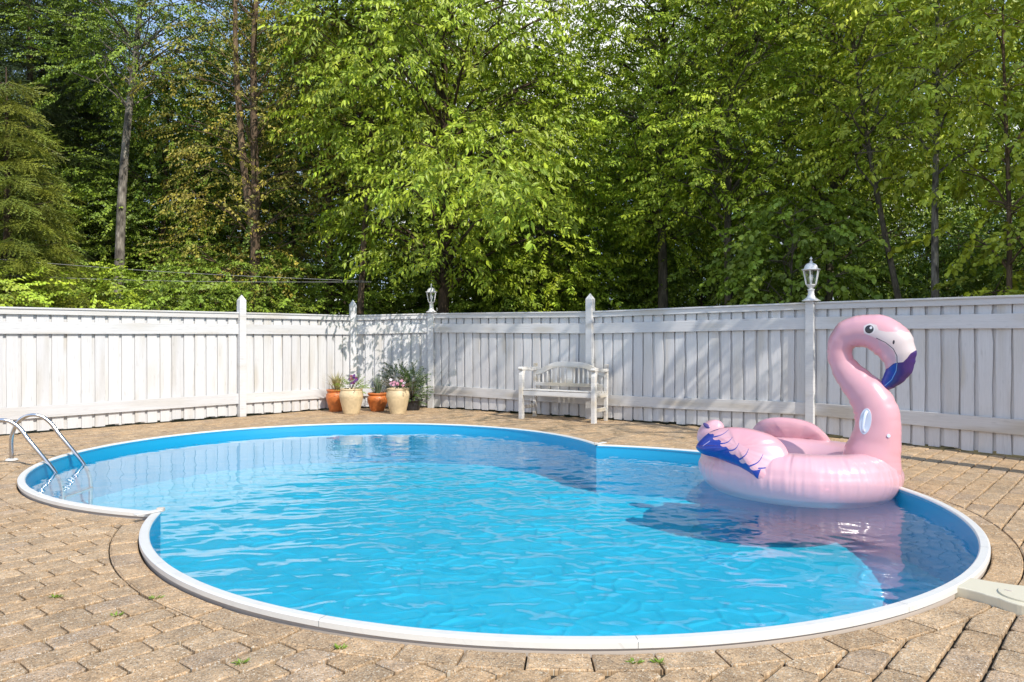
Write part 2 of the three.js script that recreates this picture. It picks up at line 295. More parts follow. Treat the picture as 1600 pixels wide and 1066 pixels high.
  for (const [L, M, mid] of [[LA, LB, axis + Math.PI], [LB, LA, axis]]) {           // one course laid round the rim
    const n = Math.round(2 * Math.PI * RR / 0.275);
    for (let i = 0; i < n; i++) {
      const a0 = i / n * 2 * Math.PI + 0.0015, a1 = (i + 1) / n * 2 * Math.PI - 0.0015, am = (a0 + a1) / 2, ri = RO + 0.006, ro = RR - 0.003;
      const xm = L.x + (ri + ro) / 2 * Math.cos(am), dm = L.d + (ri + ro) / 2 * Math.sin(am); if (Math.hypot(xm - M.x, dm - M.d) < RO - 0.05) continue;
      let P = [[ri, a0], [ri, am], [ri, a1], [ro, a1], [ro, am], [ro, a0]].map(([q, a]) => [L.x + q * Math.cos(a), L.d + q * Math.sin(a)]);
      const q = Math.hypot(xm - M.x, dm - M.d);
      if (q < RR + 0.3) { const side = L === LA ? RO + 0.01 : RR + 0.0; const nx = (xm - M.x) / q, nd = (dm - M.d) / q; P = clip(P, nx, nd, nx * M.x + nd * M.d + side); }
      if (P.length < 3 || Math.abs(area(P)) < 0.001) continue;
      paverGeo(P, (r() - 0.5) * 0.004, tones(), [0, 0]);
    }
  }
  list.sort((a, b) => b.size - a.size);
  list.slice(0, 300).forEach((p, i) => part(i ? 'paver_' + String(i).padStart(3, '0') : 'paver', p.g, paverMat, paving));
  part('distant_pavers', mergeGeometries(list.slice(300).map((p) => p.g)), paverMat, paving).userData.kind = 'stuff';
  console.log('pavers', list.length);
}

/* ---------- fence ---------- */
function boardGeo(w, h, t, seed, wave) {
  const r = rng(seed), n = 7, L = [], R = [], ph = r() * 9; 
  for (let i = 0; i <= n; i++) { const y = h * i / n; L.push([-w / 2 + wave * (N1(ph + i * 0.9, 3.3) - 0.5) * 0.035, y]); R.push([w / 2 + wave * (N2(ph + i * 0.9, 7.7) - 0.5) * 0.035, y]); }
  const s = new THREE.Shape([...R, ...L.reverse()].map(([x, y]) => new THREE.Vector2(x, y)));
  const g = new THREE.ExtrudeGeometry(s, { depth: t, bevelEnabled: false, steps: 1 }); g.translate(0, 0, -t);
  const uv = g.attributes.uv, p = g.attributes.position, ox = r(), oy = r();
  for (let i = 0; i < p.count; i++) uv.setXY(i, p.getX(i) * 1.2 + p.getZ(i) + ox, p.getY(i) * 0.45 + oy);
  return g;
}
const railUV = (g, seed) => { const r = rng(seed), k = boxUV(g), uv = k.attributes.uv, ox = r(), oy = r(); for (let i = 0; i < uv.count; i++) { const a = uv.getX(i); uv.setXY(i, uv.getY(i) * 1.2 + ox, a * 0.45 + oy); } return k; };
const panelLabels = [
  'white board fence section running out of view beyond the pool ladder',
  'long sunlit white board fence section behind the pool ladder',
  'sunlit white board fence section ending at the corner by the flower pots',
  'short shadow-dappled white fence section directly behind the flower pots',
  'white board fence section between the small lantern post and the bench',
  'white board fence section with diagonal light streaks, right of the bench',
  'shaded grey-white board fence section behind the flamingo head',
  'shaded white board fence section out past the right picture edge',
];
const back = (i) => { const [ax, ad] = FP[i], [bx, bd] = FP[i + 1]; return Math.atan2(bd - ad, bx - ax); };
for (let i = 0; i < FP.length - 1; i++) {
  const [ax, ad, at] = FP[i], [bx, bd, bt] = FP[i + 1], len = Math.hypot(bx - ax, bd - ad), turn = back(i), r = rng(300 + i);
  const f = thing('fence_section', panelLabels[i], 'fence', V(ax, 0, ad), turn, 'white fence sections round the pool');
  // local: x along the fence, z towards the pool, y up; tops slope from at to bt
  const top = (x) => lerp(at, bt, x / len);
  const n = Math.round((len - 0.1) / 0.182), sp = (len - 0.1) / n, wave = i >= 4 ? 1 : 0.25, dirt = i >= 4;
  for (let k = 0; k <= n; k++) {
    const x = 0.05 + (k + 0.5) * sp; 
    if (k < n) {
      const w = sp - 0.044 + (r() - 0.5) * 0.022, y0 = 0.012 + r() * 0.03;
      const m = part('board', boardGeo(w, top(x) - 0.03 - y0, 0.021, 1000 * i + k, wave), paint[Math.floor(r() * 3)], f); m.position.set(x + (r() - 0.5) * 0.012, y0, 0.021 + (r() - 0.5) * 0.004); m.rotation.y = (r() - 0.5) * 0.03 * wave;
    }
    const w2 = 0.13, y1 = 0.015 + r() * 0.03, xb = clamp(0.05 + k * sp, 0.07, len - 0.07);
    const m2 = part('back_board', boardGeo(w2, top(xb) - 0.03 - y1, 0.02, 5000 + 1000 * i + k, 0.2), paint[Math.floor(r() * 3)], f); m2.position.set(xb, y1, -0.006);
  }
  const sl = (bt - at) / len, tilt = Math.atan(sl);
  const beam = (name, h, t, y, z, mat, over = 0, rad = 0.004) => { const g = railUV(box(len - 0.06 + over, h, t, 0, 0, 0, rad), 40 + i * 7 + Math.round(h * 100)); const m = part(name, g, mat, f); m.position.set(len / 2, (at + bt) / 2 - y, z); m.rotation.z = tilt; return m; };
  beam('top_rail', 0.165, 0.03, 0.2825, 0.041, paint[i % 3]);
  beam('bottom_rail', 0.17, 0.03, 1.445, 0.041, dirt ? paintWeathered : paint[(i + 1) % 3]);
  beam('cap_face', 0.075, 0.028, 0.06, 0.044, paint[(i + 2) % 3]);
  beam('cap_board', 0.024, 0.15, 0.012, 0.0, paint[i % 3], 0.04);
}
function postTurn(i) { const a = i > 0 ? back(i - 1) : back(i), b = i < FP.length - 1 ? back(i) : a; return (a + b) / 2; }
const postLabels = { 0: 'white fence post beyond the view on the ladder side', 2: 'white pointed fence post standing alone behind the near pool curve, on the sunlit side', 3: 'white pointed corner post just behind the flower pots', 5: 'white pointed fence post rising behind the bench', 7: 'white fence post at the end of the shaded fence beside the flamingo', 8: 'white fence post past the right picture edge',
  1: 'white lantern post at the picture edge by the ladder', 4: 'white lantern post between flower pots and bench', 6: 'white lantern post behind the flamingo tail' };
for (let i = 0; i < FP.length; i++) {
  const [x, d, t] = FP[i], lamp = [1, 4, 6].includes(i), p = thing('fence_post', postLabels[i], 'post', V(x, 0, d), postTurn(i), 'white fence posts'), w = 0.115;
  const h = lamp ? t + 0.012 : t + 0.2;
  part('shaft', railUV(box(w, h, w, 0, h / 2, 0.055, 0.006), 90 + i), i >= 4 ? paint[1] : paint[0], p);
  if (!lamp) { const g = new THREE.CylinderGeometry(0.006, w / 2 * Math.SQRT2 * 0.97, 0.09, 4, 1); g.rotateY(Math.PI / 4); g.translate(0, h + 0.045, 0.055); part('pointed_top', g.toNonIndexed(), paint[0], p).geometry.computeVertexNormals(); }
}
const glassMat = new THREE.MeshPhysicalMaterial({ color: RGB(0.94, 0.95, 0.95), transmission: 1, thickness: 0, roughness: 0.06, ior: 1.5 });
function lantern(i, label, s = 1) {
  const [x, d, t] = FP[i], a = postTurn(i), o = thing('post_lantern', label, 'lantern', V(x + Math.sin(a) * 0.055, t + 0.012, d - Math.cos(a) * 0.055), a + 0.3, 'lanterns on the fence posts'); o.scale.setScalar(s);
  const lathe = (pts, n, name, mat = metalWhite) => { const g = new THREE.LatheGeometry(pts.map(([r, y]) => new THREE.Vector2(r, y)), n); return part(name, g, mat, o); };
  lathe([[0, 0], [0.125, 0], [0.125, 0.012], [0.1, 0.025], [0.062, 0.055], [0.045, 0.09], [0.04, 0.15], [0.05, 0.16], [0.05, 0.172], [0.03, 0.178], [0.03, 0.19]], 28, 'pedestal');
  lathe([[0, 0.185], [0.03, 0.188], [0.055, 0.205], [0.074, 0.23], [0.078, 0.24], [0, 0.24]], 6, 'bowl');
  const y0 = 0.24, y1 = 0.44, r0 = 0.074, r1 = 0.112;
  for (let k = 0; k < 6; k++) {
    const A = k / 6 * Math.PI * 2, B = (k + 1) / 6 * Math.PI * 2, P = (r, q, y) => new THREE.Vector3(Math.sin(q) * r, y, Math.cos(q) * r);
    part('rib', taperedTube([P(r0, A, y0), P(r1, A, y1)], [0.0075, 0.009], 5, 1), metalWhite, o);
    const g = new THREE.BufferGeometry(), a0 = P(r0 * 0.97, A, y0), b0 = P(r0 * 0.97, B, y0), a1 = P(r1 * 0.97, A, y1), b1 = P(r1 * 0.97, B, y1);
    g.setAttribute('position', new THREE.Float32BufferAttribute([a0, b0, a1, b0, b1, a1].flatMap((q) => q.toArray()), 3)); g.computeVertexNormals(); part('pane', g, glassMat, o);
  }
  lathe([[0.08, 0.435], [0.118, 0.437], [0.14, 0.446], [0.14, 0.454], [0.11, 0.462], [0.1, 0.475], [0.092, 0.505], [0.068, 0.532], [0.03, 0.548], [0.018, 0.556], [0.0, 0.558]], 6, 'roof');
  lathe([[0.014, 0.552], [0.022, 0.566], [0.01, 0.578], [0.007, 0.592], [0.02, 0.602], [0.022, 0.612], [0.008, 0.622], [0.004, 0.636], [0, 0.64]], 14, 'finial');
  lathe([[0.012, 0.24], [0.012, 0.29], [0.022, 0.3], [0.03, 0.34], [0.024, 0.375], [0, 0.39]], 14, 'bulb', new THREE.MeshPhysicalMaterial({ color: RGB(0.8, 0.8, 0.78), roughness: 0.2 }));
}
lantern(1, 'white lantern cut by the picture edge above the ladder', 0.95);
lantern(4, 'small white six-sided lantern on the post beside the potted bush', 0.86);
lantern(6, 'large white six-sided lantern on the post behind the flamingo', 0.95);

/* ---------- pool ladder ---------- */
{
  const o = thing('pool_ladder', 'polished steel pool ladder with two arched handrails', 'ladder', V(-4.88, 0, 7.93));
  for (const z of [-0.255, 0.255]) {
    const pts = [[-0.5, 0], [-0.5, 0.25], [-0.44, 0.4], [-0.33, 0.475], [-0.2, 0.475], [-0.09, 0.405], [0.0, 0.29], [0.29, -0.075], [0.34, -0.2], [0.34, -0.62]].map(([x, y]) => new THREE.Vector3(x, y, z));
    part('handrail', taperedTube(pts, pts.map(() => 0.0215), 14, 6), steel, o);
    const c = new THREE.CylinderGeometry(0.05, 0.062, 0.014, 24); c.translate(-0.5, 0.008, z); part('base_flange', c, copingMat, o);
  }
  for (const y of [-0.3, -0.55]) part('step', box(0.08, 0.03, 0.5, 0.345, y, 0, 0.008), steel, o);
}
/* ---------- skimmer cover ---------- */
{
  const a = Math.atan2(3.86 - LB.d, 2.4 - LB.x), o = thing('skimmer_cover', 'cream plastic skimmer cover sticking out beside the near pool rim', 'skimmer', V(LB.x + (RO - 0.012) * Math.cos(a), 0, LB.d + (RO - 0.012) * Math.sin(a)), a);
  const s = new THREE.Shape(); s.moveTo(0, -0.105); s.quadraticCurveTo(0.09, -0.1, 0.14, -0.125); s.absarc(0.3, 0, 0.17, -2.2, 2.2, false); s.quadraticCurveTo(0.09, 0.1, 0, 0.105); s.closePath();
  const g = new THREE.ExtrudeGeometry(s, { depth: 0.052, bevelEnabled: true, bevelSize: 0.006, bevelThickness: 0.006, bevelSegments: 2, curveSegments: 20 }); g.rotateX(-Math.PI / 2); g.translate(0, -0.012, 0); part('housing', g, creamPlastic, o);
  const l = new THREE.CylinderGeometry(0.135, 0.135, 0.008, 40); l.translate(0.3, 0.05, 0); part('lid', l, creamPlastic, o);
  part('latch', box(0.03, 0.006, 0.008, 0.21, 0.055, 0.02, 0.002), copingSide, o);
}
/* ---------- garden bench ---------- */
{
  const o = thing('garden_bench', 'weathered white slatted garden bench with arched back against the fence', 'bench', V(0.71, 0, 12.1), -0.56);
  const L = 1.37, D = 0.44, SH = 0.475, m = benchPaint;
  const bar = (name, w, h, d, x, y, z, rx = 0, rz = 0) => { const q = part(name, railUV(box(w, h, d, 0, 0, 0, 0.006), Math.round((x + 2) * 91 + y * 37 + z * 17)), m, o); q.position.set(x, y, z); q.rotation.set(rx, 0, rz); return q; };
  for (const s of [-1, 1]) {
    const x = s * (L / 2 - 0.03);
    const fl = new THREE.Shape([[0.035, 0], [0.035, 0.62], [0.03, 0.72], [0.0, 0.79], [-0.06, 0.83], [-0.08, 0.8], [-0.05, 0.75], [-0.035, 0.66], [-0.035, 0]].map(([a, b]) => new THREE.Vector2(a, b)));
    const fg = new THREE.ExtrudeGeometry(fl, { depth: 0.06, bevelEnabled: true, bevelSize: 0.004, bevelThickness: 0.004, bevelSegments: 1 }); fg.rotateY(-Math.PI / 2); fg.translate(0.03, 0, 0); const f = part('front_leg', railUV(fg, 3 + s), m, o); f.position.set(x, 0, 0);
    bar('rear_leg', 0.055, 0.9, 0.055, x, 0.45, -D, -0.03);
    bar('side_stretcher', 0.035, 0.06, D - 0.05, x, 0.19, -D / 2);
    bar('seat_side_rail', 0.035, 0.075, D - 0.05, x, SH - 0.06, -D / 2);
    const am = new THREE.Shape([[0.05, 0.02], [0.02, 0.045], [-0.1, 0.042], [-0.28, 0.02], [-0.46, 0.03], [-0.46, -0.01], [-0.28, -0.02], [-0.1, 0.0], [0.03, 0.0]].map(([a, b]) => new THREE.Vector2(a, b)));
    const ag = new THREE.ExtrudeGeometry(am, { depth: 0.075, bevelEnabled: true, bevelSize: 0.004, bevelThickness: 0.004, bevelSegments: 1 }); ag.rotateY(-Math.PI / 2); ag.translate(0.0375, 0, 0); const a = part('armrest', railUV(ag, 8 + s), m, o); a.position.set(x, 0.80, 0);
  }
  for (let k = 0; k < 5; k++) bar('seat_slat', L - 0.02, 0.022, 0.07, 0, SH - 0.004 * k, -0.02 - k * 0.088, -0.05);
  bar('apron', L - 0.1, 0.075, 0.025, 0, SH - 0.055, 0.0);
  bar('rear_rail', L - 0.1, 0.06, 0.025, 0, SH + 0.075, -D + 0.0);
  // arched crest rail
  const cp = []; const nC = 16; for (let i = 0; i <= nC; i++) { const t = i / nC * 2 - 1; cp.push([t * (L / 2 - 0.06), 0.79 + 0.115 * sstep(1.0, 0.35, Math.abs(t)) + 0.02 * (1 - t * t)]); }
  const cs = new THREE.Shape([...cp, ...cp.slice().reverse().map(([x, y], i) => [x, y - 0.085])].map(([x, y]) => new THREE.Vector2(x, y)));
  const cg = new THREE.ExtrudeGeometry(cs, { depth: 0.028, bevelEnabled: true, bevelSize: 0.004, bevelThickness: 0.004, bevelSegments: 1 }); cg.translate(0, 0, -D - 0.015); part('crest_rail', railUV(cg, 12), m, o);
  for (let k = 0; k < 15; k++) { const x = lerp(-L / 2 + 0.1, L / 2 - 0.1, k / 14), t = Math.abs(x / (L / 2 - 0.06)), h = 0.73 + 0.105 * sstep(1, 0.35, t) - (SH + 0.1); if (Math.abs(k - 7) < 1) continue; bar('back_slat', k % 7 === 0 ? 0.05 : 0.03, h, 0.016, x, SH + 0.1 + h / 2, -D); }
  bar('back_splat', 0.1, 0.3, 0.016, 0, SH + 0.24, -D);
}

/* ---------- leaf sprays ---------- */
class Leaves {
  constructor() { this.p = []; this.i = []; }
  leaf(b, dir, up, L, W, curl = 0.15) {
    const side = new THREE.Vector3().crossVectors(dir, up).normalize(), u = new THREE.Vector3().crossVectors(side, dir).normalize(), k = this.p.length / 3;
    const pt = (t, w, lift) => { const q = b.clone().addScaledVector(dir, t * L).addScaledVector(side, w * W).addScaledVector(u, lift * L - curl * t * t * L); this.p.push(q.x, q.y, q.z); };
    pt(0, 0, 0); pt(0.3, 0.42, 0.05); pt(0.3, -0.42, 0.05); pt(0.66, 0.38, 0.04); pt(0.66, -0.38, 0.04); pt(1, 0, 0); pt(0.5, 0, 0);
    this.i.push(k, k + 1, k + 6, k, k + 6, k + 2, k + 1, k + 3, k + 6, k + 2, k + 6, k + 4, k + 3, k + 5, k + 6, k + 6, k + 5, k + 4);
  }
  blade(b, dir, up, L, W) { const side = new THREE.Vector3().crossVectors(dir, up).normalize().multiplyScalar(W / 2), k = this.p.length / 3, e = b.clone().addScaledVector(dir, L), a = b.clone().add(side), c = b.clone().sub(side); this.p.push(a.x, a.y, a.z, c.x, c.y, c.z, e.x, e.y, e.z); this.i.push(k, k + 1, k + 2); }
  twig(a, b, r) { const g = taperedTube([a, b], [r, r * 0.5], 3, 1), k = this.p.length / 3, q = g.attributes.position; for (let i = 0; i < q.count; i++) this.p.push(q.getX(i), q.getY(i), q.getZ(i)); for (const j of g.index.array) this.i.push(k + j); }
  build() { const g = new THREE.BufferGeometry(); g.setAttribute('position', new THREE.Float32BufferAttribute(this.p, 3)); g.setIndex(this.i); const q = g.toNonIndexed(); q.computeVertexNormals(); return q; }
}
const X3 = (x, y, z) => new THREE.Vector3(x, y, z);
function spray(seed, n, len, L, W, droop, fan = 3) {           // a twig along +x with leaves to both sides, hanging
  const r = rng(seed), g = new Leaves(), at = (t) => X3(t * len, -droop * 0.35 * t * t * len, (r() - 0.5) * 0.02);
  g.twig(X3(0, 0, 0), at(1), 0.004);
  for (let i = 0; i < n; i++) {
    const t = 0.12 + 0.88 * i / n, s = i & 1 ? 1 : -1, d = X3(0.35 + r() * 0.6, -droop * (0.2 + r() * 1.3) + (r() - 0.5) * 0.4, s * (0.6 + r() * 0.5)).normalize();
    g.leaf(at(t).add(X3(0, (r() - 0.5) * 0.05, s * 0.01)), d, X3((r() - 0.5) * 1.6, 1, (r() - 0.5) * 1.6), L * (0.65 + r() * 0.6), W * (0.8 + r() * 0.4), 0.1 + r() * 0.25);
  }
  for (let i = 0; i < fan; i++) g.leaf(at(1), X3(0.7, -droop * (0.4 + r()), (i - (fan - 1) / 2) * 0.6).normalize(), X3(0, 1, (r() - 0.5) * 0.6), L * (0.8 + r() * 0.4), W, 0.2);
  return g.build();
}
function frond(seed, len, wid) {                                // flat spruce twig with side twigs and needles
  const r = rng(seed), g = new Leaves();
  g.twig(X3(0, 0, 0), X3(len, -0.1 * len, 0), 0.006);
  const needles = (a, b, n, nl) => { const dir = b.clone().sub(a).normalize(); for (let i = 0; i < n; i++) { const t = i / n, p = a.clone().lerp(b, t), s = i % 3 - 1, d = dir.clone().multiplyScalar(0.75).add(X3((r() - 0.5) * 0.3, s === 0 ? 0.5 : 0.12, 0).add(new THREE.Vector3().crossVectors(dir, X3(0, 1, 0)).multiplyScalar(s * 0.8))).normalize(); g.blade(p, d, X3(r() - 0.5, 1, r() - 0.5), nl, 0.016); } };
  needles(X3(0, 0, 0), X3(len, -0.1 * len, 0), 16, 0.05);
  for (let i = 0; i < 9; i++) { const t = 0.1 + 0.85 * i / 9, s = i & 1 ? 1 : -1, a = X3(t * len, -0.1 * t * t * len, 0), b = a.clone().add(X3(wid * 0.6, -0.1 * wid - r() * 0.1, s * wid * (1.05 - t * 0.75))); g.twig(a, b, 0.004); needles(a, b, 12, 0.045); }
  return g.build();
}
const SPR = {
  broad: [spray(1, 11, 0.58, 0.13, 0.05, 0.9, 3), spray(2, 10, 0.5, 0.14, 0.055, 1.2, 4), spray(3, 12, 0.62, 0.12, 0.048, 0.6, 3)],
  medium: [spray(4, 15, 0.58, 0.09, 0.044, 0.6), spray(5, 14, 0.5, 0.085, 0.046, 0.8), spray(6, 16, 0.6, 0.08, 0.042, 0.4), spray(16, 12, 0.55, 0.1, 0.046, 0.2)],
  small: [spray(7, 22, 0.55, 0.06, 0.038, 0.4), spray(8, 20, 0.5, 0.058, 0.038, 0.7), spray(9, 24, 0.6, 0.055, 0.036, 0.3)],
  sparse: [spray(10, 11, 0.5, 0.065, 0.036, 0.7), spray(12, 10, 0.52, 0.07, 0.034, 0.9), spray(13, 12, 0.55, 0.06, 0.036, 0.5)],
  maple: [spray(14, 12, 0.45, 0.1, 0.085, 0.9), spray(15, 11, 0.4, 0.105, 0.09, 1.1)],
  spruce: [frond(21, 0.5, 0.26), frond(22, 0.56, 0.24)],
};
const UPV = X3(0, 1, 0);
function scatter(parent, name, geos, mat, places, seed, tint) {   // places: [pos, dir, scale]
  const r = rng(seed), by = geos.map(() => []); places.forEach((p) => by[Math.floor(r() * geos.length)].push(p));
  geos.forEach((g, k) => {
    const L = by[k]; if (!L.length) return;
    const m = new THREE.InstancedMesh(g, mat, L.length), M = new THREE.Matrix4(), c = new THREE.Color(); m.name = name; m.userData.kind = 'stuff'; m.castShadow = m.receiveShadow = true;
    L.forEach(([p, dir, s], i) => {
      const x = dir.clone().normalize(), z = new THREE.Vector3().crossVectors(x, UPV); if (z.lengthSq() < 1e-4) z.set(0, 0, 1); z.normalize(); const y = new THREE.Vector3().crossVectors(z, x);
      const roll = (r() - 0.5) * 1.7, y2 = y.clone().multiplyScalar(Math.cos(roll)).addScaledVector(z, Math.sin(roll)), z2 = new THREE.Vector3().crossVectors(x, y2);
      M.makeBasis(x, y2, z2).scale(X3(s, s, s)).setPosition(p); m.setMatrixAt(i, M);
      const t = tint(r); c.setRGB(t[0], t[1], t[2]); m.setColorAt(i, c);
    });
    parent.add(m);
  });
}
const tintOf = (v = 0.35, warm = 0.25) => (r) => { const k = 1 + (r() - 0.5) * 2 * v, w = r() * warm; return [k * (1 + w), k * (1 + w * 0.25), k * (1 - w * 0.4)]; };
const M_BRIGHT = leafMat(0.34, 0.47, 0.033, 0.26), M_MID = leafMat(0.2, 0.31, 0.028, 0.26), M_RUST = leafMat(0.26, 0.255, 0.034, 0.26), M_SPRUCE = leafMat(0.2, 0.26, 0.034, 0.2), M_FIR = leafMat(0.07, 0.11, 0.025, 0.15), M_CHERRY = leafMat(0.31, 0.43, 0.03, 0.26), M_YELLOW = leafMat(0.38, 0.48, 0.036, 0.26);
let treeSeed = 500;
// profile(t): crown radius share at height share t
const round_ = (t) => Math.pow(Math.sin(Math.PI * clamp(0.06 + t * 0.9)), 0.7), tall = (t) => Math.pow(Math.sin(Math.PI * clamp(0.12 + t * 0.8)), 0.55), open = (t) => 0.65 + 0.35 * Math.sin(Math.PI * t);
function tree(o) {
  const { name, label, px, d, h, R, y0 = 1.5, y1 = h, kind, mat, barkM, prof = tall, clumps, per, tr = 0.12, lean = [0, 0], cr = 0.75, size = 1, group = 'trees behind the fence', tint = tintOf(), fork = 0, limb = 1, extra = [], x = (px - 800) / 1190 * d } = o;
  const r = rng(treeSeed++), g = thing(name, label, 'tree', V(x, -0.03, d), 0, group), tube = [], ph = r() * 6;
  const axisAt = (y) => X3(lean[0] * y / h + 0.12 * Math.sin(y * 0.7 + ph) * (y / h), y, -(lean[1] * y / h + 0.12 * Math.cos(y * 0.6 + ph) * (y / h)));
  const tp = [], rad = []; for (let i = 0; i <= 8; i++) { const y = h * 0.97 * i / 8; tp.push(axisAt(y)); rad.push(tr * (i ? 1 : 1.35) * Math.pow(1 - i / 8.6, 0.8)); }
  tube.push(taperedTube(tp, rad, 10, 3));
  if (fork) { const fp = [], fr = []; for (let i = 0; i <= 6; i++) { const y = lerp(fork, h * 0.9, i / 6); fp.push(axisAt(y).add(X3(-0.5 * Math.sqrt(i / 6), 0, 0.2 * i / 6))); fr.push(tr * 0.75 * Math.pow(1 - i / 6.6, 0.8)); } tube.push(taperedTube(fp, fr, 8, 3)); }
  const places = [];
  for (let c = 0; c < clumps + extra.length; c++) {
    const ex = extra[c - clumps], t = ex ? 0.4 : (c + r()) / clumps, y = lerp(y0, y1, t), a = c * 2.39996 + r() * 0.9, rr = R * prof(t) * Math.sqrt(lerp(0.12, 1, r())), ax = axisAt(Math.min(y, h * 0.97));
    const C = ex ? X3(ex[0] - x, ex[2], -(ex[1] - d)) : X3(ax.x + Math.cos(a) * rr, y + (r() - 0.5) * 0.4, ax.z + Math.sin(a) * rr), s = ex ? ex[3] : cr * (0.65 + r() * 0.7);
    const yb = ex ? ex[2] * 0.8 : Math.max(0.4, y - rr * lerp(0.35, 0.8, r())), b0 = axisAt(Math.min(yb, h * 0.93)), mid = b0.clone().lerp(C, 0.5).add(X3((r() - 0.5) * 0.3, rr * 0.12, (r() - 0.5) * 0.3)), r0 = tr * 0.32 * limb * (1 - 0.6 * t) + 0.006;
    tube.push(taperedTube([b0, mid, C], [r0, r0 * 0.6, 0.006], 5, 3));
    for (let k = 0; k < 3; k++) { const q = C.clone().add(X3((r() - 0.5) * s * 1.7, (r() - 0.3) * s * 0.7, (r() - 0.5) * s * 1.7)); tube.push(taperedTube([mid.clone().lerp(C, r()), q], [r0 * 0.4 + 0.003, 0.003], 4, 1)); }
    const n = Math.round(per * (0.6 + r() * 0.8));
    for (let k = 0; k < n; k++) {
      const u = X3(r() * 2 - 1, r() * 2 - 1, r() * 2 - 1); if (u.lengthSq() > 1) u.normalize(); 
      const p = C.clone().add(X3(u.x * s, u.y * s * 0.62, u.z * s)), dir = X3(u.x + Math.cos(a) * 0.55 + (r() - 0.5) * 0.9, u.y * 0.35 - 0.12 + (r() - 0.5) * 0.5, u.z + Math.sin(a) * 0.55 + (r() - 0.5) * 0.9);
      places.push([p, dir, size * (0.75 + r() * 0.5)]);
    }
  }
  part('trunk', merge(tube), barkM, g);
  scatter(g, 'crown', SPR[kind], mat, places, treeSeed * 3, tint);
  return g;
}
function conifer({ name, label, px, d, h, R, y0 = 0.3, mat, whorl = 0.42, per = 7, size = 1, tint, group = 'trees behind the fence', tr = 0.14 }) {
  const r = rng(treeSeed++), g = thing(name, label, 'tree', V((px - 800) / 1190 * d, -0.03, d), 0, group), tube = [taperedTube([X3(0, 0, 0), X3(0.03, h * 0.5, 0), X3(0, h, 0)], [tr, tr * 0.55, 0.01], 9, 5)], places = [];
  for (let y = y0; y < h - 0.2; y += whorl * (0.8 + r() * 0.4)) {
    const t = y / h, L = R * Math.pow(1 - t, 0.75) * (0.8 + r() * 0.3), nb = 6 + Math.floor(r() * 3), a0 = r() * 6;
    for (let b = 0; b < nb; b++) {
      const a = a0 + b / nb * 6.283 + (r() - 0.5) * 0.5, Lb = L * (0.75 + r() * 0.45), dir = X3(Math.cos(a), 0, Math.sin(a)), at = (q) => X3(dir.x * Lb * q, y - 0.28 * Lb * q + 0.22 * Lb * q * q * q, dir.z * Lb * q);
      tube.push(taperedTube([at(0), at(0.5), at(1)], [0.02, 0.012, 0.004], 4, 2));
      const n = Math.max(3, Math.round(per * Lb));
      for (let k = 0; k < n; k++) { const q = 0.2 + 0.8 * (k + r()) / n, s = k & 1 ? 1 : -1; places.push([at(q).add(X3(0, (r() - 0.6) * 0.1, 0)), X3(dir.x * 1.1 - dir.z * s * (0.5 + r() * 0.6), -0.25 - r() * 0.45, dir.z * 1.1 + dir.x * s * (0.5 + r() * 0.6)), size * (0.7 + r() * 0.5)]); }
    }
  }
  part('trunk', merge(tube), barkBrown, g); scatter(g, 'crown', SPR.spruce, mat, places, treeSeed * 3, tint); return g;
}
/* ---------- woodland behind the fence ---------- */
conifer({ name: 'spruce_tree', label: 'yellow-green spruce with drooping boughs at the picture edge above the ladder', px: 10, d: 14.2, h: 6.4, R: 1.9, mat: M_SPRUCE, per: 17, whorl: 0.34, tint: tintOf(0.35, 0.35) });
conifer({ name: 'fir_tree', label: 'tall dark fir rising behind the yellow-green spruce', px: 45, d: 18.5, h: 14, R: 2.6, y0: 2, mat: M_FIR, per: 8, size: 1.25, whorl: 0.5, tint: tintOf(0.35, 0.2) });
conifer({ name: 'fir_tree', label: 'dark fir between the spruce and the pale mottled trunk', px: 120, d: 20.5, h: 13, R: 2.3, y0: 2.5, mat: M_FIR, per: 8, size: 1.25, whorl: 0.5, tint: tintOf(0.35, 0.2) });
tree({ name: 'aspen_tree', label: 'tall tree with pale mottled trunk left of the leafy gap', px: 176, d: 16.8, h: 13, R: 2.2, y0: 7.0, kind: 'small', mat: M_MID, barkM: barkPale, clumps: 76, per: 26, tr: 0.125, lean: [0.75, 0], limb: 0.5 });
tree({ name: 'twin_stem_tree', label: 'twin-stemmed brown tree with sparse rust-coloured leaves', px: 392, d: 16.6, h: 13, R: 2.0, y0: 2.4, kind: 'sparse', mat: M_RUST, barkM: barkRed, clumps: 84, per: 20, tr: 0.125, limb: 0.5, fork: 3.4, lean: [0.25, 0], cr: 0.6, tint: tintOf(0.4, 0.35) });
tree({ name: 'slender_tree', label: 'slender brown-stemmed tree with olive leaves right of the twin-stemmed tree', px: 508, d: 17.2, h: 12.5, R: 1.5, y0: 4.5, kind: 'sparse', mat: M_RUST, barkM: barkBrown, clumps: 44, per: 17, tr: 0.12, lean: [0.3, 0], cr: 0.6 });
tree({ name: 'slender_tree', label: 'slender grey-stemmed tree at the edge of the bright cherry', px: 572, d: 17.6, h: 12.5, R: 1.7, y0: 4, kind: 'small', mat: M_MID, barkM: barkGrey, clumps: 46, per: 22, tr: 0.11, lean: [-0.1, 0] });
tree({ name: 'cherry_tree', label: 'large bright green cherry with drooping leaves above the flower pots', px: 690, d: 16.4, h: 11.6, R: 2.75, y0: 2.9, kind: 'broad', mat: M_CHERRY, barkM: barkBrown, clumps: 112, per: 23, tr: 0.14, lean: [0.2, -0.2], cr: 0.7, prof: open, extra: [[-0.9, 12.6, 4.3, 0.5], [-0.35, 12.2, 3.9, 0.42], [-1.3, 13.1, 4.7, 0.55], [-0.1, 12.9, 4.6, 0.5], [-1.7, 12.7, 3.9, 0.35], [0.25, 12.5, 3.6, 0.35]] });
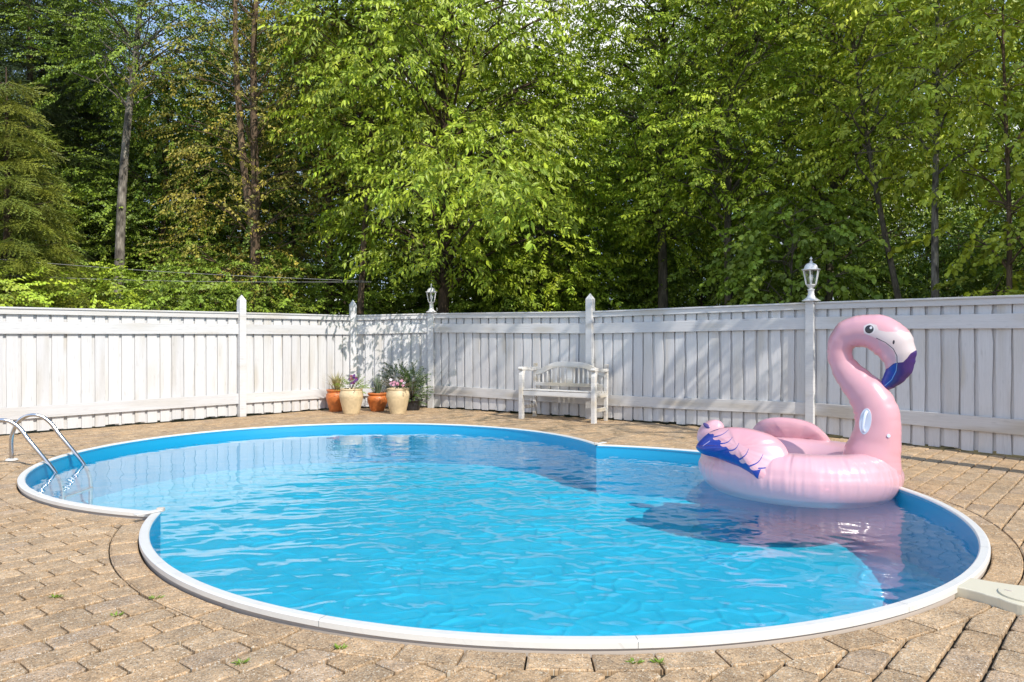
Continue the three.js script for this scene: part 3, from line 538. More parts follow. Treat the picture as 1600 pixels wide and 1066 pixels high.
tree({ name: 'cherry_tree', label: 'bright green cherry leaning into the small lantern side of the clearing', px: 560, d: 15.6, h: 9.6, R: 1.5, y0: 5.2, kind: 'broad', mat: M_CHERRY, barkM: barkBrown, clumps: 26, per: 22, tr: 0.08, lean: [0.3, 0], cr: 0.6 });
tree({ name: 'leafy_tree', label: 'bright leafy tree right of the bright cherry, behind the bench', px: 1035, d: 17, h: 11.8, R: 2.2, y0: 3.7, kind: 'medium', mat: M_BRIGHT, barkM: barkGrey, clumps: 100, per: 25, tr: 0.13, prof: round_, cr: 0.72 });
tree({ name: 'leafy_tree', label: 'bright leafy tree filling the dip between cherry and bench tree', px: 850, d: 17.6, h: 8.6, R: 2.0, y0: 2.2, kind: 'medium', mat: M_BRIGHT, barkM: barkGrey, clumps: 70, per: 24, tr: 0.1, prof: round_, cr: 0.7 });
tree({ name: 'leafy_tree', label: 'bright leafy tree midway between bench and large lantern', px: 1140, d: 15.6, h: 11.5, R: 2.1, y0: 3.8, kind: 'medium', mat: M_BRIGHT, barkM: barkGrey, clumps: 90, per: 21, tr: 0.1, prof: open, cr: 0.68 });
tree({ name: 'leafy_tree', label: 'bright leafy tree directly above the large lantern', px: 1290, d: 15.8, h: 11.8, R: 2.2, y0: 3.7, kind: 'medium', mat: M_BRIGHT, barkM: barkGrey, clumps: 92, per: 21, tr: 0.1, prof: open, cr: 0.68, lean: [0.3, 0], size: 1.1 });
tree({ name: 'leaning_tree', label: 'leaning grey-stemmed tree above the flamingo head', px: 1440, d: 13.3, h: 10, R: 1.5, y0: 4.2, kind: 'medium', mat: M_YELLOW, barkM: barkGrey, clumps: 34, per: 17, tr: 0.065, lean: [-1.7, 0.4], cr: 0.6 });
tree({ name: 'grey_stem_tree', label: 'tree with straight silver-grey stem above the flamingo', px: 1466, d: 12.9, h: 10, R: 1.5, y0: 4.6, kind: 'broad', mat: M_YELLOW, barkM: barkPale, clumps: 34, per: 15, tr: 0.075, lean: [-0.1, 0], prof: open, cr: 0.62 });
tree({ name: 'young_maple', label: 'slender young maple with horizontal leaf tiers at the picture edge', px: 1574, d: 12.2, h: 8.2, R: 0.95, y0: 2.0, kind: 'maple', mat: M_YELLOW, barkM: barkRed, clumps: 30, per: 8, tr: 0.055, cr: 0.5, prof: open });
tree({ name: 'leafy_tree', label: 'bright leafy tree half cut by the right picture edge', px: 1690, d: 15.4, h: 11.5, R: 2.1, y0: 2.2, kind: 'medium', mat: M_BRIGHT, barkM: barkGrey, clumps: 56, per: 18, tr: 0.11, prof: open });
tree({ name: 'small_maple', label: 'small broad-leaved maple just left of the large lantern', px: 1235, d: 13.8, h: 3.9, R: 1.0, y0: 1.5, kind: 'maple', mat: M_MID, barkM: barkGrey, clumps: 24, per: 14, tr: 0.05, cr: 0.5, prof: round_ });
// trees outside the frame to the right, which shade the fence and the lower wood
tree({ name: 'shade_tree', label: 'leafy tree outside the view, shading the fence by the pots', x: 7.8, d: 3.5, h: 16.5, R: 1.6, y0: 8.4, kind: 'medium', mat: M_MID, barkM: barkGrey, clumps: 30, per: 9, cr: 0.55, tr: 0.16, group: 'trees outside the view' });
tree({ name: 'shade_tree', label: 'tall leafy tree outside the view nearest the shaded fence', x: 9.4, d: 6.3, h: 12.6, R: 1.7, y0: 5, kind: 'medium', mat: M_MID, barkM: barkGrey, clumps: 70, per: 22, tr: 0.2, size: 1.2, group: 'trees outside the view' });
tree({ name: 'shade_tree', label: 'tall leafy tree outside the view beyond the shaded fence', x: 10.8, d: 9.0, h: 9, R: 2.2, y0: 2.5, kind: 'medium', mat: M_MID, barkM: barkGrey, clumps: 80, per: 22, tr: 0.2, size: 1.25, group: 'trees outside the view' });
tree({ name: 'shade_tree', label: 'tall leafy tree outside the view behind the young maple', x: 12.8, d: 11.6, h: 8.5, R: 2.4, y0: 2.5, kind: 'medium', mat: M_MID, barkM: barkGrey, clumps: 80, per: 22, tr: 0.2, size: 1.3, group: 'trees outside the view' });
[[255, 19, 8.6, 'below the first sky gap'], [330, 20, 7.8, 'below the sky gap beside the twin stems'], [455, 19.4, 9.5, 'right behind the twin stems'], [80, 18.6, 5.6, 'between spruce and pale trunk']].forEach(([px, d, h, w]) => tree({ name: 'hazel_tree', label: 'small-leaved green hazel ' + w, px, d, h, R: 1.9, y0: 0.8, kind: 'small', mat: M_MID, barkM: barkBrown, clumps: 56, per: 26, tr: 0.08, size: 1.1, cr: 0.7, prof: open, group: 'hazels in the sunlit wood' }));
// the wood's second row
const rows = [[-60, 23, 13.5, 'small', M_MID], [90, 25, 13, 'small', M_MID], [215, 23, 9.2, 'small', M_MID], [320, 24, 7.6, 'small', M_MID], [440, 25, 12, 'small', M_MID], [540, 24, 11.4, 'small', M_MID], [660, 23, 12.5, 'medium', M_MID], [780, 25, 9.5, 'medium', M_MID], [890, 24, 7, 'medium', M_MID], [1000, 23, 9, 'medium', M_MID], [1110, 25, 12.5, 'medium', M_MID], [1230, 23, 11.5, 'medium', M_MID], [1350, 24, 12, 'medium', M_MID], [1470, 22, 12, 'medium', M_MID], [1600, 23, 12.5, 'medium', M_MID], [1740, 22, 12, 'medium', M_MID]];
const rowPlace = ['behind the tall fir', 'behind the dark fir', 'right behind the pale mottled trunk', 'below the open sky gap', 'behind the twin-stemmed tree', 'behind the slender grey stem', 'behind the bright cherry', 'behind the right half of the bright cherry', 'below the sky gap beside the cherry', 'behind the leafy tree by the bench', 'behind the leafy tree right of the bench', 'behind the small maple', 'behind the large lantern', 'behind the silver-grey stem', 'behind the young maple', 'past the right picture edge'];
rows.forEach(([px, d, h, kind, mat], i) => tree({ name: 'woodland_tree', label: 'deep green woodland tree ' + rowPlace[i], px, d, h, R: 2.5, y0: 0.6, kind, mat, barkM: barkBrown, clumps: 84, per: 24, tr: 0.14, size: 1.5, cr: 0.95, prof: open, group: 'second row of woodland trees' }));
// shrubs under the trees
const shrubs = [[-30, 13.0, 2.2], [70, 14.8, 2.6], [150, 14.2, 2.1], [235, 14.9, 2.4], [320, 15.6, 2.9], [405, 16.2, 2.6], [470, 17, 3.2], [545, 17.4, 2.8], [610, 18, 3.4], [690, 18.6, 3.6], [770, 18, 3.8], [850, 18.8, 3.9], [930, 18.4, 3.6], [1015, 18.8, 3.8], [1100, 17.8, 3.6], [1180, 18.6, 4], [1260, 17.6, 3.7], [1340, 18.4, 4], [1420, 17.2, 3.8], [1500, 18, 4], [1570, 16.8, 3.6], [1660, 17, 3.8]];
const shrubPlace = ['at the far left picture edge', 'beside the spruce foot', 'right of the spruce, topping the sunlit fence', 'below the pale mottled trunk', 'left of the first pointed post', 'right of the first pointed post', 'between first pointed post and corner post', 'behind the corner post', 'left of the small lantern', 'behind the small lantern', 'right of the small lantern', 'left of the post behind the bench', 'right behind the bench post', 'right of the bench', 'above the streaked fence, bench side', 'above the streaked fence middle', 'left of the large lantern', 'right of the large lantern', 'above the flamingo neck', 'above the flamingo head', 'at the young maple foot', 'past the right picture edge'];
shrubs.forEach(([px, d, h], i) => tree({ name: 'woodland_shrub', label: 'leafy understorey shrub ' + shrubPlace[i], px, d, h, R: 1.25, y0: 0.35, kind: i < 9 ? 'small' : 'medium', mat: i < 3 ? M_BRIGHT : M_MID, barkM: barkBrown, clumps: 26, per: 17, tr: 0.04, size: 1.1, cr: 0.6, prof: round_, group: 'understorey shrubs' }));
// overhead wires
for (const [y0, y1, lab] of [[412, 440, 'upper thin overhead wire crossing the wood on the ladder side'], [429, 441, 'lower thin overhead wire crossing the wood on the ladder side']]) {
  const P = (px, y, d) => V((px - 800) / 1190 * d, 1.3 + (530 - y) / 1190 * d, d), a = P(-120, y0 - (y0 < 420 ? 16 : 3), 13.2), b = P(580, y1, 15.4), m = a.clone().lerp(b, 0.5); m.y -= 0.06;
  const w = part(numbered('overhead_wire'), taperedTube([a, m, b], [0.0045, 0.0045, 0.0045], 5, 10), new THREE.MeshStandardMaterial({ color: RGB(0.26, 0.26, 0.25), roughness: 0.6 }), scene); w.userData = { label: lab, category: 'wire', group: 'overhead wires' };
}

/* ---------- flower pots and potted plants ---------- */
function glaze(c, seed, v) { const A = noise2(seed); return new THREE.MeshPhysicalMaterial({ map: texture(256, 256, (u, w) => { const k = 1 + (A(u * 8, w * 8, 8) - 0.5) * v + (A(u * 40, w * 26, 40, 26) - 0.5) * v * 0.7; return c.map((q) => q * k); }), roughness: 0.5, clearcoat: 0.3, clearcoatRoughness: 0.35 }); }
const beigeGlaze = glaze([0.79, 0.71, 0.56], 61, 0.14), terracotta = glaze([0.77, 0.44, 0.21], 67, 0.2), blackPot = new THREE.MeshStandardMaterial({ color: RGB(0.03, 0.03, 0.032), roughness: 0.5 });
const earth = new THREE.MeshStandardMaterial({ color: RGB(0.05, 0.035, 0.022), roughness: 1 });
function pot(name, label, x, d, h, rm, mat, prof) {
  const o = thing(name, label, 'pot', V(x, 0.002, d), x * 3, 'garden pots by the fence corner');
  const pts = new THREE.SplineCurve(prof.map(([r, y]) => new THREE.Vector2(r * rm, y * h))).getPoints(40);
  part('vessel', new THREE.LatheGeometry([new THREE.Vector2(0.001, 0.004), ...pts], 48), mat, o);
  const R = prof[prof.length - 1][0] * rm;
  const rim = new THREE.LatheGeometry([[R - 0.012, h - 0.05], [R + 0.012, h - 0.035], [R + 0.02, h - 0.012], [R + 0.012, h], [R - 0.016, h], [R - 0.02, h - 0.04]].map((q) => new THREE.Vector2(...q)), 48); part('rim', rim, mat, o);
  const e = new THREE.CylinderGeometry(R - 0.016, R - 0.016, 0.01, 32); e.translate(0, h - 0.035, 0); part('soil', e, earth, o); return { o, h, R };
}
const JAR = [[0.66, 0], [0.68, 0.03], [0.8, 0.25], [0.97, 0.6], [1.0, 0.75], [0.93, 0.9], [0.86, 0.97]], URN = [[0.62, 0], [0.66, 0.06], [0.86, 0.35], [1.0, 0.62], [0.96, 0.78], [0.82, 0.88], [0.86, 0.97]], BUCKET = [[0.7, 0], [0.78, 0.2], [0.92, 0.7], [1, 0.97]];
pot('clay_pot', 'orange terracotta urn half hidden behind a beige jar, nearest the corner post', -3.17, 13.7, 0.395, 0.175, terracotta, URN);
pot('clay_pot', 'low round orange terracotta pot between the two beige jars', -2.43, 13.75, 0.33, 0.185, terracotta, URN);
pot('glazed_jar', 'beige glazed jar with purple pansies in front of the orange urn', -2.8, 13.27, 0.44, 0.205, beigeGlaze, JAR);
pot('glazed_jar', 'beige glazed jar with pink flowers in front of the leafy bush', -1.99, 13.27, 0.445, 0.2, beigeGlaze, JAR);
pot('plastic_pot', 'black plastic pot under the round green bush', -1.82, 13.95, 0.2, 0.17, blackPot, BUCKET);
pot('plastic_pot', 'black plastic pot hidden behind the pink-flowered beige jar', -2.12, 14.05, 0.3, 0.15, blackPot, BUCKET);
const greyGreen = leafMat(0.17, 0.22, 0.13, 0.3), straw = leafMat(0.36, 0.32, 0.13, 0.3), leafy = leafMat(0.08, 0.15, 0.025, 0.35), deepLeaf = leafMat(0.03, 0.07, 0.016, 0.25);
function grassPlant(name, label, x, d, y, n, h, spread, mat, w = 0.006) {
  const o = thing(name, label, 'plant', V(x, y, d), 0), r = rng(Math.round((x + 9) * 1000)), g = new Leaves();
  for (let i = 0; i < n; i++) { const a = r() * 6.283, L = h * (0.5 + r() * 0.6), s = spread * r(), b = X3(Math.cos(a) * 0.05 * r(), 0, Math.sin(a) * 0.05 * r()), m = b.clone().add(X3(Math.cos(a) * s * 0.4, L * 0.6, Math.sin(a) * s * 0.4)), e = b.clone().add(X3(Math.cos(a) * s, L * (1 - s * 0.3), Math.sin(a) * s)); const up = X3(Math.cos(a + 1.57), 0, Math.sin(a + 1.57)), sd = up.clone().multiplyScalar(w); const k = g.p.length / 3; for (const q of [b.clone().add(sd), b.clone().sub(sd), m.clone().add(sd), m.clone().sub(sd), e]) g.p.push(q.x, q.y, q.z); g.i.push(k, k + 1, k + 2, k + 1, k + 3, k + 2, k + 2, k + 3, k + 4); }
  part('blades', g.build(), mat, o); return o;
}
function bush(name, label, x, d, y, rx, ry, n, kind, mat, size, seed) {
  const o = thing(name, label, 'plant', V(x, y, d), 0), r = rng(seed), pl = [], tube = [];
  for (let i = 0; i < n; i++) { const u = X3(r() * 2 - 1, r() * 2 - 1, r() * 2 - 1).normalize().multiplyScalar(Math.cbrt(r())), p = X3(u.x * rx, ry + u.y * ry, u.z * rx); pl.push([p, X3(u.x + (r() - 0.5) * 0.8, u.y * 0.5 + 0.35, u.z + (r() - 0.5) * 0.8), size * (0.7 + r() * 0.5)]); if (i % 10 === 0) tube.push(taperedTube([X3(0, 0, 0), p.clone().multiplyScalar(0.5).add(X3(0, 0.03, 0)), p], [0.008, 0.005, 0.002], 4, 2)); }
  part('stems', merge(tube), barkBrown, o); scatter(o, 'foliage', SPR[kind], mat, pl, seed + 1, tintOf(0.35, 0.2)); return o;
}
function flower(o, p, c, s, r) { // five petals and an eye
  const g = new Leaves(), n = X3((r() - 0.5) * 0.8, 0.35 + r() * 0.4, 0.9).normalize(), t = new THREE.Vector3().crossVectors(n, UPV).normalize(), b = new THREE.Vector3().crossVectors(t, n);
  for (let k = 0; k < 5; k++) { const a = k / 5 * 6.283 + 0.3, dir = t.clone().multiplyScalar(Math.cos(a)).addScaledVector(b, Math.sin(a)).addScaledVector(n, 0.25).normalize(); g.leaf(p, dir, n, s, s * 1.05, -0.1); }
  part('blossom', g.build(), c, o);
}
const petal = (r, g, b) => new THREE.MeshPhysicalMaterial({ color: RGB(r, g, b), roughness: 0.7, transmission: 0.25, thickness: 0 });
const purple = petal(0.13, 0.03, 0.2), wine = petal(0.22, 0.03, 0.09), pinkP = petal(0.62, 0.28, 0.38), whiteP = petal(0.75, 0.66, 0.7);
grassPlant('dry_grass', 'pale straw-coloured grass in the orange urn by the corner post', -3.15, 13.7, 0.36, 110, 0.36, 0.36, straw, 0.0045);
grassPlant('strap_leaf_plant', 'grey-green strap-leaved plant in the low orange pot', -2.43, 13.75, 0.29, 46, 0.36, 0.22, greyGreen, 0.01);
{ const o = bush('pansy_plant', 'purple pansies with green leaves in the beige jar by the orange urn', -2.8, 13.27, 0.41, 0.15, 0.07, 46, 'small', M_MID, 0.36, 801), r = rng(9); for (let i = 0; i < 11; i++) flower(o, X3(-0.03 + r() * 0.17, 0.12 + r() * 0.14, 0.02 + r() * 0.1), i % 3 ? purple : wine, 0.034, r); }
{ const o = bush('bedding_plant', 'pink and white flowers in the beige jar before the bush', -1.99, 13.27, 0.41, 0.15, 0.06, 40, 'small', leafMat(0.12, 0.11, 0.06, 0.3), 0.34, 811), r = rng(19); for (let i = 0; i < 12; i++) flower(o, X3((r() - 0.5) * 0.26, 0.08 + r() * 0.09 + (i === 0 ? 0.07 : 0), r() * 0.12), i % 3 ? pinkP : whiteP, 0.034, r); }
bush('potted_bush', 'round light green leafy bush beside the small lantern post', -1.82, 13.95, 0.12, 0.17, 0.29, 190, 'small', leafy, 0.42, 821);
bush('potted_bush', 'dark open-leaved shrub rising behind the pink-flowered jar', -2.1, 14.05, 0.28, 0.17, 0.24, 100, 'small', deepLeaf, 0.4, 831);
/* weeds in the joints */
[[243, 935, 'beside the curved course'], [182, 963, 'left of the broken row'], [375, 1037, 'by the bottom paver edge on the ladder side'], [993, 1036, 'near the coping below the pool centre'], [1030, 1036, 'second of the pair below the pool centre'], [530, 1014, 'under the near coping curve'], [85, 934, 'at the left picture edge joints']].forEach(([px, y, where], i) => {
  const d = 1.3 * 1190 / (y - 530), o = thing('weed_tuft', 'tiny green weed in the paving joint ' + where, 'weed', V((px - 800) / 1190 * d, -0.008, d), 0, 'weeds in the paving joints'), r = rng(880 + i), g = new Leaves();
  for (let k = 0; k < 22; k++) { const a = r() * 6.283, q = r() * 0.022; g.leaf(X3(Math.cos(a) * q, 0.006, Math.sin(a) * q * 0.6), X3(Math.cos(a), 0.3 + r(), Math.sin(a)).normalize(), X3(r() - 0.5, 1, r() - 0.5), 0.016 + r() * 0.014, 0.008, 0.1); }
  part('leaves', g.build(), M_MID, o);
});

/* ---------- inflatable flamingo ---------- */
{
  const o = thing('flamingo_float', 'large pink inflatable flamingo floating against the pool edge', 'pool float', V(2.58, WATER, 7.03), -0.70);
  // local: x ahead, y up from the water, +z the bird's side facing the viewer
  const vinyl = (c, map) => new THREE.MeshPhysicalMaterial({ color: c, map: map || null, roughness: 0.36, clearcoat: 0.9, clearcoatRoughness: 0.2, sheen: 0.35, sheenColor: RGB(1, 0.85, 0.9), sheenRoughness: 0.4, transmission: 0.3, thickness: 0 });
  const pink = vinyl(RGB(0.84, 0.5, 0.56)), grid = (nu, nv, f, closeU, closeV) => {
    const pos = [], uv = [], idx = []; for (let i = 0; i <= nu; i++) for (let j = 0; j <= nv; j++) { const p = f(i / nu, j / nv); pos.push(p[0], p[1], p[2]); uv.push(p[3] ?? i / nu, p[4] ?? j / nv); }
    for (let i = 0; i < nu; i++) for (let j = 0; j < nv; j++) { const a = i * (nv + 1) + j, b = a + nv + 1; idx.push(a, a + 1, b, b, a + 1, b + 1); }
    const g = new THREE.BufferGeometry(); g.setAttribute('position', new THREE.Float32BufferAttribute(pos, 3)); g.setAttribute('uv', new THREE.Float32BufferAttribute(uv, 2)); g.setIndex(idx); g.computeVertexNormals();
    const n = g.attributes.normal, same = (a, b) => { const v = X3(n.getX(a) + n.getX(b), n.getY(a) + n.getY(b), n.getZ(a) + n.getZ(b)).normalize(); n.setXYZ(a, v.x, v.y, v.z); n.setXYZ(b, v.x, v.y, v.z); };
    if (closeV) for (let i = 0; i <= nu; i++) same(i * (nv + 1), i * (nv + 1) + nv); if (closeU) for (let j = 0; j <= nv; j++) same(j, nu * (nv + 1) + j); return g;
  };
  const pleat = (t, amp) => { const a = N1(t, 1.5) - 0.5, b = N2(t * 2.3, 4.5) - 0.5; return amp * (Math.sign(a) * Math.sqrt(Math.abs(a) * 0.5) + 0.6 * b); };
  // ring-shaped body
  part('body', grid(420, 56, (u, v) => {
    const p = u * 6.28319, q = v * 6.28319, ca = 0.655, cb = 0.54, cx = 0.045 + ca * Math.cos(p), cz = cb * Math.sin(p), nx = Math.cos(p) / ca, nz = Math.sin(p) / cb, l = Math.hypot(nx, nz);
    const up = Math.sin(q), out = Math.cos(q), seam = Math.exp(-((q - 0.05) ** 2) * 6) + Math.exp(-((q - 6.33) ** 2) * 6), shoulder = Math.exp(-((q - 0.95) ** 2) * 5);
    const w = u * 150, rr = 0.235 + pleat(w, 0.015) * shoulder + pleat(w * 1.7 + 40, 0.009) * seam - 0.009 * Math.exp(-((q - 0.3) ** 2) * 220), k = rr * out;
    return [cx + nx / l * k, 0.145 + rr * up * 0.95, cz + nz / l * k];
  }, true, true), pink, o);
  part('seat', grid(40, 12, (u, v) => { const p = u * 6.28319, r = v; return [0.43 * r * Math.cos(p), 0.2 + 0.05 * (1 - r * r) + 0.008 * Math.sin(p * 6) * r, 0.37 * r * Math.sin(p)]; }, true), pink, o);
  // neck and head swept along the side-view centre line; the canvas holds the printed face
  const CL = [[1364, 748, 44], [1366, 728, 43], [1369, 709, 40], [1374, 684, 34.5], [1376, 658, 32], [1372, 635, 31], [1362, 615, 29], [1348, 599, 25], [1334, 582, 21], [1325, 565, 18.5], [1322, 547, 18.5], [1327, 531, 21], [1339, 520, 24], [1356, 516.5, 26], [1377, 520, 28.5], [1394, 533, 29.5], [1403, 551, 25.5], [1405, 569, 19.5], [1400, 584, 15.5], [1391, 596, 11], [1384, 604, 6.5], [1380.5, 607.5, 1.2]];
  const S = 0.00556, toX = (px) => 0.66 + (px - 1362) * S / 0.955, toY = (y) => 1.34 - (y - 530) * S;
  const cv = document.createElement('canvas'); cv.width = 840; cv.height = 1410; const c = cv.getContext('2d'); c.scale(6, 6); c.translate(-1295, -485);
  const Z = (zx, zy) => [1280 + zx / 4.267, 470 + zy / 4.267], path = (pts, close = true) => { c.beginPath(); pts.forEach(([a, b], i) => { const [x, y] = Z(a, b); i ? c.lineTo(x, y) : c.moveTo(x, y); }); if (close) c.closePath(); };
  const PINKCSS = 'rgb(243,186,194)';
  c.fillStyle = PINKCSS; c.fillRect(1295, 485, 140, 235);
  c.fillStyle = 'rgb(240,226,222)'; path([[352, 215], [350, 165], [385, 148], [425, 160], [440, 195], [480, 205], [560, 205], [680, 215], [680, 460], [420, 460], [445, 400], [470, 330], [455, 265], [400, 235]]); c.fill();
  c.fillStyle = PINKCSS; path([[395, 238], [430, 248], [470, 300], [490, 360], [520, 410], [448, 470], [430, 390], [400, 330], [300, 300], [330, 230]]); c.fill();
  c.fillStyle = 'rgb(236,192,200)'; path([[430, 250], [485, 285], [525, 335], [532, 395], [455, 462], [448, 400], [450, 330]]); c.fill();
  c.fillStyle = 'rgb(70,38,120)'; path([[680, 290], [632, 322], [608, 345], [590, 375], [568, 400], [536, 404], [515, 410], [480, 440], [445, 458], [400, 550], [400, 640], [680, 640]]); c.fill();
  c.fillStyle = 'rgb(22,62,176)'; path([[528, 404], [500, 428], [452, 462], [415, 545], [430, 575], [462, 572], [505, 520], [530, 465]]); c.fill();
  c.lineWidth = 0.9; c.strokeStyle = 'rgb(150,190,235)'; path([[535, 408], [528, 455], [500, 515], [455, 560]], false); c.stroke();
  c.strokeStyle = 'rgb(40,25,50)'; path([[425, 245], [480, 275], [520, 315], [538, 360], [536, 404]], false); c.stroke();
  const dot = (x, y, rx, ry, f) => { const [a, b] = Z(x, y); c.fillStyle = f; c.beginPath(); c.ellipse(a, b, rx, ry, 0.15, 0, 7); c.fill(); };
  dot(384, 187, 8, 8.4, 'rgb(245,238,236)'); dot(384, 188, 6, 6.3, 'rgb(22,20,24)'); dot(394, 178, 1.9, 2.2, 'rgb(250,250,250)'); dot(523, 272, 1.3, 3.2, 'rgb(50,45,60)');
  const faceTex = new THREE.CanvasTexture(cv); faceTex.colorSpace = THREE.SRGBColorSpace; const faceMat = vinyl(RGB(0.92, 0.91, 0.92), faceTex);
  const centre = new THREE.CatmullRomCurve3(CL.map(([x, y]) => X3(x, y, 0))), NU = 200, NV = 44;
  const full = grid(NU, NV, (u, v) => {
    const f = u * (CL.length - 1), k = Math.min(CL.length - 2, Math.floor(f)), t = f - k, sm = t * t * (3 - 2 * t), r = lerp(CL[k][2], CL[k + 1][2], lerp(t, sm, 0.5)), p = centre.getPoint(u), tg = centre.getTangent(u), q = v * 6.28319;
    const nx = -tg.y, ny = tg.x, edge = Math.abs(Math.cos(q)), pl = pleat(u * 75 + (Math.cos(q) > 0 ? 0 : 33), 1.7) * sstep(0.45, 1, edge) * sstep(0, 0.1, u) * sstep(1, 0.8, u);
    const flat = lerp(0.82, 0.62, sstep(0.62, 0.9, u)), rr = r + pl, X = p.x + nx * Math.cos(q) * rr, Y = p.y + ny * Math.cos(q) * rr;
    const pinch = 1 - 0.28 * Math.pow(edge, 6);
    return [toX(X), toY(Y), Math.sin(q) * rr * S * flat * pinch, (X - 1295) / 140, 1 - (Y - 485) / 235];
  }, false, true);
  const slice = (u0, u1) => { const g = new THREE.BufferGeometry(), idx = []; for (const n of ['position', 'normal', 'uv']) g.setAttribute(n, full.attributes[n]); const a = Math.round(u0 * NU), b = Math.round(u1 * NU); for (let q = a * NV * 6; q < b * NV * 6; q++) idx.push(full.index.getX(q)); g.setIndex(idx); return g.toNonIndexed(); };
  const neckMat = vinyl(new THREE.Color(PINKCSS).multiply(RGB(0.92, 0.91, 0.92))); part('neck', slice(0, 0.57), neckMat, o); part('head', slice(0.57, 0.785), faceMat, o); part('beak', slice(0.785, 1), faceMat, o);
  // wings
  const WO = [[-0.64, 0.36], [-0.58, 0.46], [-0.48, 0.525], [-0.33, 0.555], [-0.11, 0.545], [0.06, 0.49], [0.17, 0.38], [0.2, 0.24], [0.15, 0.1], [0.05, 0.1], [-0.06, 0.17], [-0.22, 0.235], [-0.42, 0.285], [-0.57, 0.31]];
  const wc = document.createElement('canvas'); wc.width = 1000; wc.height = 900; const w = wc.getContext('2d'); w.fillStyle = 'rgb(243,184,193)'; w.fillRect(0, 0, 1000, 900);
  // canvas drawn in the units of the wing's print: 0..1000 across, 0..900 down, turned to the outline below
  { const BL = 'rgb(22,58,170)'; w.fillStyle = BL; w.beginPath(); [[0, 400], [110, 205], [235, 395], [345, 455], [450, 520], [545, 585], [645, 640], [765, 700], [860, 710], [800, 900], [0, 900]].forEach(([x, y], i) => i ? w.lineTo(x, y) : w.moveTo(x, y)); w.fill();
    const tips = [[270, 432], [345, 490], [445, 548], [545, 602], [650, 664], [765, 716]], ends = [[405, 330], [475, 395], [545, 470], [625, 520], [725, 560], [850, 590], [925, 635]];
    w.fillStyle = 'rgb(244,193,202)'; tips.forEach(([x, y], i) => { const e = ends[i], e2 = ends[i + 1]; w.beginPath(); w.moveTo(e[0], e[1]); w.quadraticCurveTo(x - 25, y - 45, x, y); w.quadraticCurveTo(x + 25, y + 30, x + 95, y + 0); w.quadraticCurveTo(x + 150, y - 25, e2[0], e2[1]); w.closePath(); w.fill(); });
    w.strokeStyle = BL; w.lineCap = 'round'; ends.forEach((e, i) => { const t = tips[Math.min(i, 5)], b = i < 6 ? [t[0] - 14, t[1] - 12] : [840, 712]; for (let k = 0; k < 6; k++) { const a = k / 6, z = (k + 1) / 6, P = (q) => [lerp(b[0], e[0], q) + 22 * Math.sin(q * 3.14), lerp(b[1], e[1], q) + 18 * Math.sin(q * 3.14)]; w.lineWidth = lerp(13, 2, a); w.beginPath(); w.moveTo(...P(a)); w.lineTo(...P(z)); w.stroke(); } });
    w.strokeStyle = 'rgb(225,215,245)'; w.lineWidth = 6; for (const [a, b] of [[[150, 520], [235, 445]], [[255, 560], [320, 515]]]) { w.beginPath(); w.moveTo(...a); w.lineTo(...b); w.stroke(); } }
  const wt = new THREE.CanvasTexture(wc); wt.colorSpace = THREE.SRGBColorSpace; const wingMat = vinyl(RGB(0.92, 0.91, 0.92), wt);
  const oc = new THREE.CatmullRomCurve3(WO.map(([x, y]) => X3(x, y, 0)), true), cx = -0.2, cy = 0.36;
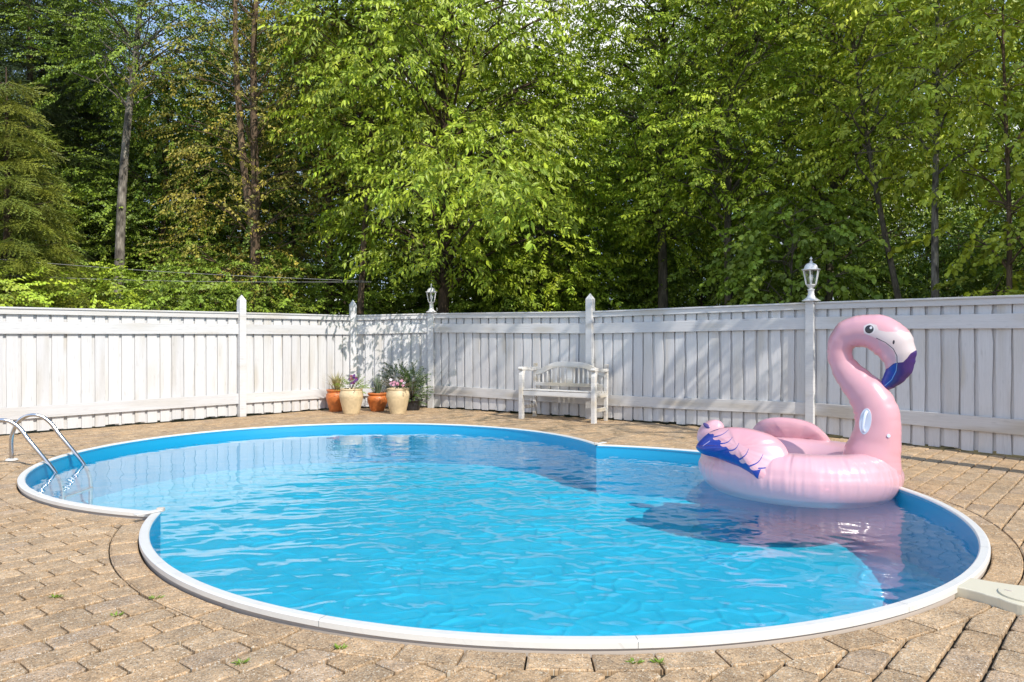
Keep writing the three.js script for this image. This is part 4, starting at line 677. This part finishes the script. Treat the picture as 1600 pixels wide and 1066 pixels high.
  for (const s of [1, -1]) {
    const face = (sg) => grid(96, 18, (u, v) => {
      const e = oc.getPoint(u), x = lerp(cx, e.x, v), y = lerp(cy, e.y, v), T = 0.115 * Math.pow(1 - v * v, 0.55) + pleat(u * 46, 0.022) * v * v * (1 - v) * 3, z = 0.77 - 0.52 * (y - 0.1) - 0.08 * sstep(-0.1, 0.2, x) + sg * T * 0.88, yy = y + sg * T * 0.42;
      // uv: the print's own frame over the wing's length and height
      return [x, yy, s * z, clamp(((x + 0.64) * 180.7 + 25) * 5.92 / 1000), clamp(1 - ((1.39 - y) / 0.0056 - 90) * 5.92 / 900)];
    }, true);
    const b = face(-1), ix = b.index.array; for (let i = 0; i < ix.length; i += 3) { const t = ix[i]; ix[i] = ix[i + 1]; ix[i + 1] = t; } b.computeVertexNormals();
    part('inner_side', b, neckMat, part('wing', face(1), wingMat, o));
  }
  // tail
  part('tail', grid(40, 24, (u, v) => { const q = u * 6.28319, t = v * Math.PI, r = Math.sin(t); return [-0.80 + 0.13 * r * Math.cos(q) - 0.05 * Math.cos(t), 0.42 - 0.13 * Math.cos(t) + pleat(u * 20, 0.01) * r, 0.1 * r * Math.sin(q)]; }, true), pink, o);
  { const g = new THREE.SphereGeometry(0.03, 16, 10); g.scale(1.5, 0.7, 0.5); g.rotateZ(-0.6); g.translate(-0.8, 0.49, 0.083); part('tail_mark', g, vinyl(RGB(0.09, 0.05, 0.24)), o); }
  // grab handles on both sides of the neck, and the valve
  const hm = new THREE.MeshPhysicalMaterial({ color: RGB(0.62, 0.68, 0.78), roughness: 0.3, clearcoat: 0.8, clearcoatRoughness: 0.2 });
  for (const s of [1, -1]) {
    const p = new THREE.CylinderGeometry(1, 1, 0.012, 32); p.rotateX(Math.PI / 2); p.scale(0.047, 0.112, 1); p.rotateZ(-0.12); p.translate(toX(1366), toY(655), s * 0.146); const plate = part('handle_plate', p, hm, o);
    const t = taperedTube([[0, -0.085, 0], [-0.004, -0.06, 0.035], [-0.004, 0, 0.045], [0, 0.06, 0.035], [0.002, 0.085, 0]].map(([x, y, z]) => X3(toX(1366) + x + y * 0.12, toY(655) + y, s * (0.15 + z))), [0.012, 0.013, 0.014, 0.013, 0.012], 10, 5); part('grip', t, hm, plate);
  }
  const vv = new THREE.CylinderGeometry(0.014, 0.017, 0.02, 16); vv.rotateX(Math.PI / 2); vv.rotateY(0.5); vv.translate(toX(1396), toY(675), 0.118); part('valve', vv, hm, o);
}


renderer.render(scene, camera);
